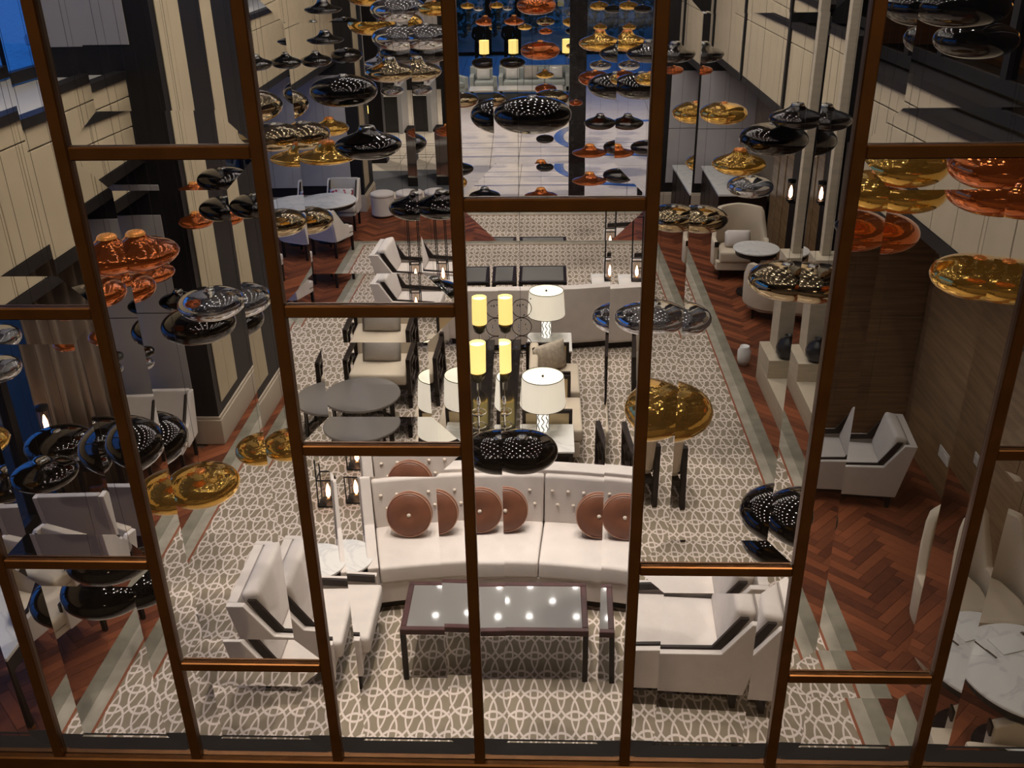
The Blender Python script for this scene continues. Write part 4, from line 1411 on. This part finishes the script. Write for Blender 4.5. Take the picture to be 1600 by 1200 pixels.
# far sitting group
def straight_sofa(label, loc, rz, W, fab):
    t = thing('sofa', label, 'sofa', loc, rz)
    mesh_obj('base', box(-W, W, -.40, .42, .12, .30, .02, 2), fab, t)
    n = 3 if W > .9 else 1
    for i in range(n):
        a = -W+.16+(2*W-.32)*i/n
        b = -W+.16+(2*W-.32)*(i+1)/n
        mesh_obj('seat_cushion', box(a+.004, b-.004, -.42, .22, .30, .46, .03, 2), fab, t, smooth=True)
        mesh_obj('back_cushion', box(a+.004, b-.004, .16, .34, .42, .80, .04, 2), fab, t, smooth=True)
    mesh_obj('back', box(-W, W, .30, .44, .30, .84, .03, 2), fab, t)
    for sg in (-1, 1):
        mesh_obj('arm', box(min(sg*W, sg*(W-.15)), max(sg*W, sg*(W-.15)), -.40, .36, .12, .62, .03, 2), fab, t)
        for y in (-.33, .35):
            mesh_obj('leg', lathe([(.018, 0), (.025, .12)], 8, (sg*(W-.08), y)), darkwood, t)
    return t
straight_sofa('pale aqua three-seat sofa under the far blue windows', (-.45, 32.0, 0), 0, 1.15, aqua)
straight_sofa('pale aqua armchair at the left of the far sofa', (-2.25, 31.7, 0), .5, .5, aqua)
for i, (lb, x, m_) in enumerate((('white pillow at the left of the far aqua sofa', -1.15, porcelain), ('grey pillow in the middle of the far aqua sofa', -.55, greyfab), ('white pillow at the right of the far aqua sofa', .25, porcelain))):
    pillow('throw_pillow', lb, (x, 31.98, .68), 0, .46, .40, m_)
t = thing('coffee_table', 'long white-topped dark coffee table before the far aqua sofa', 'table', (-.55, 30.6, 0))
mesh_obj('top', box(-1.0, 1.0, -.4, .4, .38, .42, .005, 1), porcelain, t)
mesh_obj('body', box(-1.1, 1.1, -.5, .5, .06, .16), darkwood, t)
for sx in (-1, 1):
    for sy in (-1, 1):
        mesh_obj('leg', box(sx*.92-.03, sx*.92+.03, sy*.33-.03, sy*.33+.03, 0, .38), darkwood, t)
def console(label, x, y):
    t = thing('console_table', label, 'table', (x, y, 0))
    mesh_obj('top', box(-.25, .25, -.2, .2, .70, .74), darkwood, t)
    for sx in (-1, 1):
        for sy in (-1, 1):
            mesh_obj('leg', box(sx*.22-.02, sx*.22+.02, sy*.17-.02, sy*.17+.02, 0, .70), darkwood, t)
console('slim dark end table under the far left yellow lamp', -1.15, 33.0)
console('slim dark end table under the far right yellow lamp', .62, 33.0)
yellow_lamp('far left yellow table lamp below the standing man', -1.15, 33.0, .741, .40, .16, .42, 10)
yellow_lamp('far right yellow table lamp below the gold stack', .62, 33.0, .741, .40, .16, .42, 10)

# standing man in black, far window
pr = thing('person', 'person in a black suit standing by the far window, hands folded', 'person', (-1.50, 38.0, 0), .2)
me = bpy.data.meshes.new('body')
V = [(0, 0, .93), (0, 0, 1.15), (0, 0, 1.36), (0, 0, 1.50), (0, -.01, 1.57),
     (.19, 0, 1.43), (.25, .0, 1.16), (.10, -.20, 1.00), (-.19, 0, 1.43), (-.25, 0, 1.16), (-.10, -.20, 1.00),
     (.10, 0, .88), (.11, 0, .48), (.11, .02, .08), (.12, -.16, .035), (-.10, 0, .88), (-.11, 0, .48), (-.11, .02, .08), (-.12, -.16, .035)]
E_ = [(0, 1), (1, 2), (2, 3), (3, 4), (2, 5), (5, 6), (6, 7), (2, 8), (8, 9), (9, 10), (0, 11), (11, 12), (12, 13), (13, 14), (0, 15), (15, 16), (16, 17), (17, 18)]
R_ = [(.15, .11), (.15, .11), (.17, .12), (.065, .065), (.06, .06), (.075, .075), (.055, .055), (.045, .045), (.075, .075), (.055, .055), (.045, .045),
      (.095, .095), (.075, .075), (.055, .055), (.045, .035), (.095, .095), (.075, .075), (.055, .055), (.045, .035)]
me.from_pydata(V, E_, [])
body = bpy.data.objects.new('body', me)
COL.objects.link(body)
body.parent = pr
body.data.materials.append(suit)
md = body.modifiers.new('skin', 'SKIN')
for i, r_ in enumerate(R_):
    body.data.skin_vertices[0].data[i].radius = r_
body.data.skin_vertices[0].data[0].use_root = True
sd = body.modifiers.new('sub', 'SUBSURF')
sd.levels = sd.render_levels = 2
hd = bmesh.new()
bmesh.ops.create_uvsphere(hd, u_segments=20, v_segments=14, radius=.1)
for v in hd.verts:
    v.co.z *= 1.22
    v.co.x *= .82
    if v.co.y < -.06 and abs(v.co.x) < .025 and abs(v.co.z) < .03:
        v.co.y -= .02
    v.co += Vector((0, -.015, 1.66))
mesh_obj('head', hd, skin, pr, smooth=True)
hr = lathe([(.088, 1.66), (.094, 1.72), (.07, 1.775), (0, 1.795)], 18, (0, .0))
mesh_obj('hair', hr, black_m, pr, smooth=True)
hands = bmesh.new()
for sg in (-1, 1):
    bmesh.ops.create_uvsphere(hands, u_segments=10, v_segments=8, radius=.045, matrix=Matrix.Translation((sg*.035, -.225, .985)) @ Matrix.Scale(1.3, 4, (1, 0, 0)))
    for f_ in range(4):
        tube([(sg*.05, -.25, 1.0-.018*f_), (sg*.01, -.275, .99-.018*f_), (-sg*.03, -.265, .975-.018*f_)], .009, 6, hands)
    tube([(sg*.06, -.23, 1.02), (sg*.02, -.26, 1.035)], .010, 6, hands)
mesh_obj('hands', hands, skin, pr, smooth=True)

# parked car outside the upper left window, on the terrace road
t = thing('car', 'parked pale car outside the upper left window at dusk', 'car', (-23.5, 44.5, -.05), 1.2)
bodyp = [(-2.1, .25), (2.1, .25), (2.15, .62), (1.9, .80), (1.05, .90), (.55, 1.38), (-1.0, 1.40), (-1.7, .95), (-2.1, .88)]
mesh_obj('car_body', prism(bodyp, -.82, .82, 'x', .06, 3), carp, t)
mesh_obj('side_glass', prism([(.95, .93), (.50, 1.32), (-.95, 1.33), (-1.45, .96)], -.83, .83, 'x'), mat('car_glass', (.01, .012, .015), .05), t)
for sx in (-1, 1):
    for y in (-1.3, 1.3):
        bm = lathe([(0, -.1), (.31, -.1), (.33, -.07), (.33, .07), (.31, .1), (0, .1)], 24)
        bmesh.ops.rotate(bm, cent=(0, 0, 0), matrix=Matrix.Rotation(PI/2, 3, 'Y'), verts=list(bm.verts))
        mesh_obj('wheel', bm, black_m, t, (sx*.76, y, .33))
    mesh_obj('tail_light', box(sx*.6-.14, sx*.6+.14, -2.16, -2.10, .66, .80), mat('white_car_light', (1, 1, 1), .4, emit=(.75, .9, 1), es=6), t)

# ---------------------------------------------------------------- blown-glass pendants
PENDANTS = [
(-3.34, 12.58, 3.57, 0.408, 'K', 'O', 'small smoked black onion pendant before the beige left spandrel, left of its twin'),
(-3.34, 14.24, 3.38, 0.461, 'K', 'O', 'small smoked black onion pendant with silver neck, right of its twin on the left'),
(-3.0, 13.45, 3.75, 0.5, 'K', 'H', 'smoked black saucer pendant high up against the beige left spandrel panels'),
(-3.15, 15.51, 3.29, 0.5, 'K', 'L', 'small smoked black lens pendant beside the dark pier at upper left'),
(-3.37, 17.46, 3.75, 0.287, 'C', 'O', 'tiny copper onion pendant at the top left of the cluster'),
(-3.34, 20.02, 3.6, 0.48, 'K', 'L', 'small black lens pendant above the wide gold one at top left'),
(-1.81, 10.36, 4.23, 0.5, 'G', 'L', 'wide gold lens pendant near the top, above the clear silver one'),
(-2.23, 15.86, 3.92, 0.5, 'G', 'L', 'gold lens pendant at the top edge, left of the dark mullion'),
(-1.35, 9.1, 4.23, 0.5, 'S', 'L', 'wide clear silver pendant near the top with bright spots'),
(-1.92, 12.96, 3.62, 0.55, 'K', 'L', 'black lens pendant tucked under the wide clear silver one'),
(-3.39, 24.28, 2.08, 0.313, 'C', 'O', 'tiny copper pendant peeping between black and champagne pendants'),
(-2.41, 14.36, 3.31, 0.52, 'S', 'O', 'cloudy silver onion pendant behind the champagne one'),
(-1.58, 9.88, 3.82, 0.5, 'B', 'O', 'champagne onion pendant with silver cap full of spot reflections'),
(-1.58, 7.56, 4.01, 0.52, 'K', 'L', 'large smoked black lens pendant left of the champagne onion pendant'),
(-3.05, 19.11, 2.18, 0.45, 'S', 'L', 'small silver lens pendant hanging right below the champagne onion'),
(-2.0, 7.03, 4.0, 0.52, 'B', 'L', 'large champagne lens pendant behind the upper left mullion'),
(-2.1, 8.12, 3.56, 0.5, 'B', 'L', 'hammered champagne lens pendant above the gold hat pendant on the left'),
(-2.84, 12.5, 2.76, 0.5, 'G', 'O', 'amber gold onion pendant behind the hammered champagne lens'),
(-1.79, 7.71, 3.48, 0.5, 'G', 'H', 'gold hat-shaped pendant with copper neck above the floral cushion chair'),
(-1.39, 7.38, 3.63, 0.52, 'K', 'O', 'large black onion pendant with silver neck above the drum stools'),
(-2.13, 15.94, 2.01, 0.425, 'C', 'O', 'copper onion pendant in front of the dark column on the left'),
(-1.13, 8.05, 2.95, 0.5, 'K', 'O', 'black onion pendant with many white spots over the far carpet edge'),
(-2.11, 8.01, 2.85, 0.48, 'B', 'L', 'hammered champagne pendant low over the left dining table'),
(-1.31, 8.42, 2.03, 0.46, 'K', 'O', 'smoked grey onion pendant half hidden by the middle left transom'),
(-0.15, 12.87, 4.19, 0.5, 'C', 'L', 'copper lens pendant cut by the top edge of the picture centre'),
(0.56, 22.03, 3.13, 0.5, 'G', 'L', 'small gold lens pendant beside the black column at the top'),
(0.64, 24.66, 3.08, 0.31, 'G', 'O', 'tiny gold onion pendant stacked over the small gold lens'),
(0.59, 24.27, 2.71, 0.369, 'K', 'L', 'tiny black lens pendant under the small gold one by the column'),
(-0.06, 24.35, 2.93, 0.461, 'B', 'L', 'small smoky champagne pendant left of the gold stack at the top'),
(-0.06, 24.26, 2.71, 0.338, 'C', 'L', 'tiny copper lens pendant just under the smoky champagne one'),
(-0.75, 22.27, 3.13, 0.45, 'C', 'O', 'small copper onion pendant in front of the standing man'),
(-0.57, 24.6, 2.78, 0.342, 'G', 'L', 'tiny gold lens pendant right of the standing man'),
(-1.24, 24.49, 3.29, 0.338, 'G', 'L', 'tiny gold lens pendant at the top edge left of the standing man'),
(-0.97, 24.38, 3.23, 0.245, 'S', 'L', 'tiny silver pendant at the top edge above the standing man'),
(-0.1, 12.62, 3.68, 0.5, 'C', 'L', 'copper lens pendant between the two far yellow lamps'),
(-0.67, 18.66, 2.74, 0.48, 'K', 'L', 'small black lens pendant in front of the far left yellow lamp'),
(-0.07, 22.01, 2.03, 0.398, 'G', 'O', 'small double-bellied gold pendant before the far sofa'),
(-0.05, 20.02, 2.04, 0.442, 'C', 'L', 'flat copper lens pendant just above the far coffee table'),
(0.05, 15.05, 2.69, 0.55, 'B', 'L', 'champagne lens pendant peeping from behind the big centre black one'),
(-0.1, 6.23, 4.06, 0.5, 'K', 'L', 'largest black lens pendant in the upper centre full of white spots'),
(-0.05, 15.0, 2.08, 0.279, 'K', 'L', 'tiny black lens pendant under the largest centre black one'),
(0.53, 18.76, 1.98, 0.257, 'C', 'L', 'tiny copper ball pendant in front of the black column'),
(0.57, 24.15, 2.38, 0.277, 'G', 'L', 'tiny gold lens pendant at the left edge of the black column'),
(0.65, 24.02, 2.16, 0.338, 'G', 'L', 'tiny champagne gold pendant low on the black column'),
(0.61, 11.92, 3.84, 0.5, 'G', 'O', 'gold onion pendant with copper neck right of the black column'),
(1.18, 23.04, 2.91, 0.32, 'G', 'L', 'tiny gold lens pendant directly above the gold onion pendant'),
(0.82, 11.19, 3.81, 0.5, 'K', 'O', 'smoked black onion pendant right of the gold onion at upper right'),
(1.22, 24.55, 3.24, 0.461, 'G', 'L', 'small gold lens pendant at the top edge right of the column'),
(1.54, 24.22, 3.19, 0.425, 'K', 'L', 'small teal-black lens pendant at the top edge right of the column'),
(0.73, 15.49, 2.91, 0.52, 'C', 'L', 'copper lens pendant behind the large spotted black one at right'),
(1.2, 22.91, 2.1, 0.5, 'S', 'L', 'small clear silver pendant between gold onion and copper lens'),
(0.6, 8.77, 3.84, 0.5, 'K', 'L', 'large black lens pendant right of the column full of white spots'),
(0.62, 8.08, 4.0, 0.24, 'G', 'L', 'small champagne gold pendant overlapping the large black one at right'),
(0.81, 15.18, 2.28, 0.5, 'K', 'O', 'small glossy black onion pendant over the far marble floor'),
(1.03, 14.08, 2.14, 0.45, 'K', 'L', 'smoked black lens pendant low beside the upper right mullion'),
(0.6, 13.86, 2.12, 0.5, 'C', 'H', 'flat copper saucer pendant in front of the black column'),
(-0.1, 13.15, 2.07, 0.461, 'C', 'H', 'copper bell-hat pendant over the marble floor at the centre'),
(-0.88, 13.1, 2.08, 0.442, 'K', 'O', 'black onion pendant low at the left of the marble floor'),
(-0.94, 12.71, 1.99, 0.415, 'G', 'L', 'gold lens pendant just under the low black onion by the mullion'),
(-0.91, 15.28, 2.64, 0.5, 'B', 'L', 'champagne lens pendant left of the largest centre black one'),
(0.45, 5.42, 2.99, 0.36, 'S', 'L', 'clear silver lens pendant before the back of the far sofa'),
(0.86, 5.83, 2.82, 0.42, 'S', 'L', 'clear silver lens pendant over the patterned carpet right of the mullion'),
(1.52, 9.32, 2.46, 0.55, 'B', 'L', 'champagne gold lens pendant left of the wing chair'),
(0.46, 3.51, 3.36, 0.44, 'G', 'L', 'biggest gold lens pendant right of the lamps over the carpet'),
(1.83, 11.9, 3.7, 0.5, 'K', 'O', 'smoked black onion pendant at upper right of the second dark mullion'),
(2.41, 15.55, 3.0, 0.299, 'C', 'L', 'small copper lens pendant under the upper right black onion'),
(1.85, 10.35, 3.3, 0.5, 'G', 'L', 'gold lens pendant against the brown veneer wall at right'),
(2.12, 8.38, 3.61, 0.46, 'K', 'O', 'black onion pendant with silver neck above the wider black lens at right'),
(1.99, 8.58, 3.4, 0.6, 'K', 'L', 'wide black lens pendant under the black onion at right'),
(1.63, 8.2, 3.27, 0.46, 'G', 'O', 'round gold pendant with copper cap above the wing chair'),
(1.97, 9.26, 2.8, 0.45, 'S', 'L', 'clear silver lens pendant right below the round gold one'),
(1.55, 5.91, 3.05, 0.5, 'B', 'L', 'smoky champagne lens pendant in front of the stone pier'),
(2.35, 8.57, 2.19, 0.24, 'S', 'O', 'small silver onion pendant behind the smoky champagne lens'),
(1.15, 3.86, 2.61, 0.46, 'K', 'L', 'black lens pendant low at right over the parquet edge'),
(2.03, 5.1, 4.77, 0.46, 'K', 'L', 'huge black lens pendant at the top right corner'),
(2.25, 5.38, 4.58, 0.425, 'K', 'L', 'dark brown lens pendant under the huge black one, top right'),
(1.96, 5.26, 3.8, 0.46, 'G', 'L', 'yellow gold lens pendant under the upper right transom'),
(2.07, 4.4, 4.03, 0.46, 'C', 'L', 'big copper lens pendant cut by the right edge'),
(1.9, 5.44, 3.52, 0.5, 'C', 'L', 'amber copper lens pendant before the brown veneer wall'),
(2.41, 6.61, 3.27, 0.144, 'K', 'L', 'small black pendant peeping over the amber copper lens'),
(2.39, 8.15, 2.75, 0.279, 'K', 'L', 'small black lens pendant behind the right hand mullion'),
(2.23, 4.78, 3.48, 0.461, 'G', 'L', 'big yellow gold lens pendant at the right, below the copper one'),
(-3.34, 5.91, 2.88, 0.442, 'K', 'L', 'black lens pendant in front of the curtain top at far left'),
(-3.5, 6.27, 2.45, 0.225, 'C', 'L', 'small dark copper pendant in front of the left curtain'),
(-3.36, 5.12, 2.78, 0.312, 'S', 'L', 'clear silver pendant cut by the left picture edge'),
(-3.34, 4.77, 2.47, 0.325, 'G', 'L', 'gold pendant cut by the left picture edge under the silver one'),
(-3.3, 5.49, 2.05, 0.442, 'K', 'L', 'smoked black lens pendant above the grey chair, behind the lower one'),
(-3.18, 5.05, 2.08, 0.406, 'K', 'O', 'black onion pendant directly above the grey dining chair back'),
(-1.81, 3.57, 3.16, 0.46, 'K', 'L', 'largest smoky transparent lens pendant at the left behind the mullion'),
(-2.17, 5.03, 2.02, 0.46, 'G', 'L', 'bright gold lens pendant over the carpet corner at lower left'),
(-1.9, 5.45, 2.04, 0.359, 'G', 'L', 'gold lens pendant over the carpet near the second mullion'),
(-2.51, 5.52, 3.38, 0.48, 'C', 'O', 'widest copper onion pendant in front of the grey left panel'),
(-3.4, 7.62, 2.51, 0.406, 'C', 'O', 'middle copper onion pendant of the three before the grey panel'),
(-2.95, 6.16, 2.91, 0.42, 'C', 'L', 'lowest copper pendant of the three before the grey panel'),
(-3.44, 8.95, 2.57, 0.338, 'C', 'O', 'small copper onion pendant in front of the first left pier'),
(-3.02, 8.63, 2.79, 0.48, 'K', 'L', 'black lens pendant in front of the beige strip of the left pier'),
(-2.14, 5.6, 3.02, 0.42, 'S', 'L', 'clear silver lens pendant in front of the left pier'),
(-2.58, 6.43, 2.53, 0.54, 'K', 'L', 'black lens pendant just beneath the clear silver one at left'),
(-3.31, 7.9, 2.15, 0.357, 'K', 'O', 'small black onion pendant left of the clear silver one'),
(-3.39, 7.17, 1.97, 0.193, 'K', 'L', 'small brown-black pendant before the lower grey panel'),
(-3.3, 6.91, 1.98, 0.198, 'S', 'L', 'small silver pendant under the brown-black one before the grey panel'),
(-2.25, 3.85, 2.15, 0.46, 'K', 'L', 'black lens pendant behind the lowest left transom'),
(-0.15, 4.83, 2.39, .42, 'K', 'L', 'bronze-black lens pendant hanging in front of the front lamp table'),
]
def pendant_profile(shape):
    """unit diameter; z = 0 at the centre of the rim"""
    if shape == 'L':
        p = [(0, -.225), (.12, -.220), (.25, -.200), (.36, -.165), (.44, -.115), (.485, -.058), (.5, .0), (.490, .048), (.455, .098), (.38, .146), (.28, .182), (.18, .204), (.10, .214), (.075, .218)]
        nk = [(.075, .218), (.070, .231), (.045, .239), (.02, .243), (0, .244)]
    elif shape == 'O':
        p = [(0, -.19), (.14, -.185), (.28, -.162), (.39, -.120), (.46, -.068), (.497, -.012), (.49, .034), (.45, .076), (.37, .114), (.28, .146), (.20, .176), (.15, .210), (.125, .245)]
        nk = [(.125, .245), (.118, .27), (.10, .287), (.06, .297), (0, .30)]
    else:
        p = [(0, -.115), (.16, -.11), (.32, -.094), (.42, -.068), (.48, -.035), (.5, -.005), (.48, .018), (.41, .042), (.31, .070), (.22, .105), (.165, .150), (.135, .20)]
        nk = [(.135, .20), (.125, .225), (.10, .24), (.05, .248), (0, .25)]
    # refine with a Catmull-Rom pass
    q = []
    for i in range(len(p)-1):
        p0, p1, p2, p3 = p[max(i-1, 0)], p[i], p[i+1], p[min(i+2, len(p)-1)]
        for k in range(3):
            u = k/3
            q.append(tuple(.5*(2*b+(c-a)*u+(2*a-5*b+4*c-d)*u*u+(3*b-a-3*c+d)*u**3) for a, b, c, d in zip(p0, p1, p2, p3)))
    q.append(p[-1])
    q[0] = (0, p[0][1])
    return q, nk
CACHE = {}
GN = {'K': 'smoked black', 'G': 'gold', 'C': 'copper', 'S': 'clear silver', 'B': 'champagne'}
random.seed(21)
for (x, y, z, D, c, s, lb) in PENDANTS:
    t = thing('pendant_lamp', lb, 'pendant', (x, y, z), random.uniform(0, 6.28), 'blown glass pendants over the lounge')
    if (c, s) not in CACHE:
        prof, nk = pendant_profile(s)
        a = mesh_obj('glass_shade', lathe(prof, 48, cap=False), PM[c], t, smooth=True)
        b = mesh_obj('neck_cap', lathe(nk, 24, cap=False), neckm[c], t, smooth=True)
        CACHE[(c, s)] = (a, b, nk[-1][1])
    else:
        a0, b0, _ = CACHE[(c, s)]
        a, b = share('glass_shade', a0, t), share('neck_cap', b0, t)
    a.scale = b.scale = (D, D, D)
    zt = CACHE[(c, s)][2]*D
    mesh_obj('cord', tube([(0, 0, zt-.005), (0, 0, CEIL-z)], .0011, 4), black_m, t)

# ---------------------------------------------------------------- groups for repeats, categories for the setting
GROUPS = {'lounge_chair': 'low cream lounge chairs', 'framed_armchair': 'dark fretwork armchairs', 'settee_chair': 'sand seats back to back at the console',
          'dining_chair': 'upholstered dining chairs', 'wing_chair': 'sand wing and barrel chairs', 'table_lamp': 'lit table lamps', 'lantern': 'black lanterns',
          'coffee_table': 'coffee tables', 'side_table': 'marble side tables', 'dining_table': 'marble dining tables', 'round_table': 'round low tables',
          'throw_pillow': 'throw pillows on seats', 'curtain': 'taupe curtains at the left windows', 'fork': 'forks on the marble table', 'drum_stool': 'cream drum stools',
          'console_table': 'slim end tables under the far lamps', 'curved_sofa': 'curved cream sofas', 'column': 'dark columns in the far lobby', 'door_post': 'dark door posts',
          'desk_light': 'yellow light boxes on the reception desk', 'gallery_lamp': 'warm lamps behind the upper right windows', 'sofa': 'pale aqua seats by the far windows'}
for o in bpy.data.objects:
    if o.parent is None:
        base = o.name.split('.')[0]
        if base in GROUPS and 'group' not in o:
            o['group'] = GROUPS[base]
        if o.get('kind') == 'structure':
            o['category'] = base.split('_')[0]
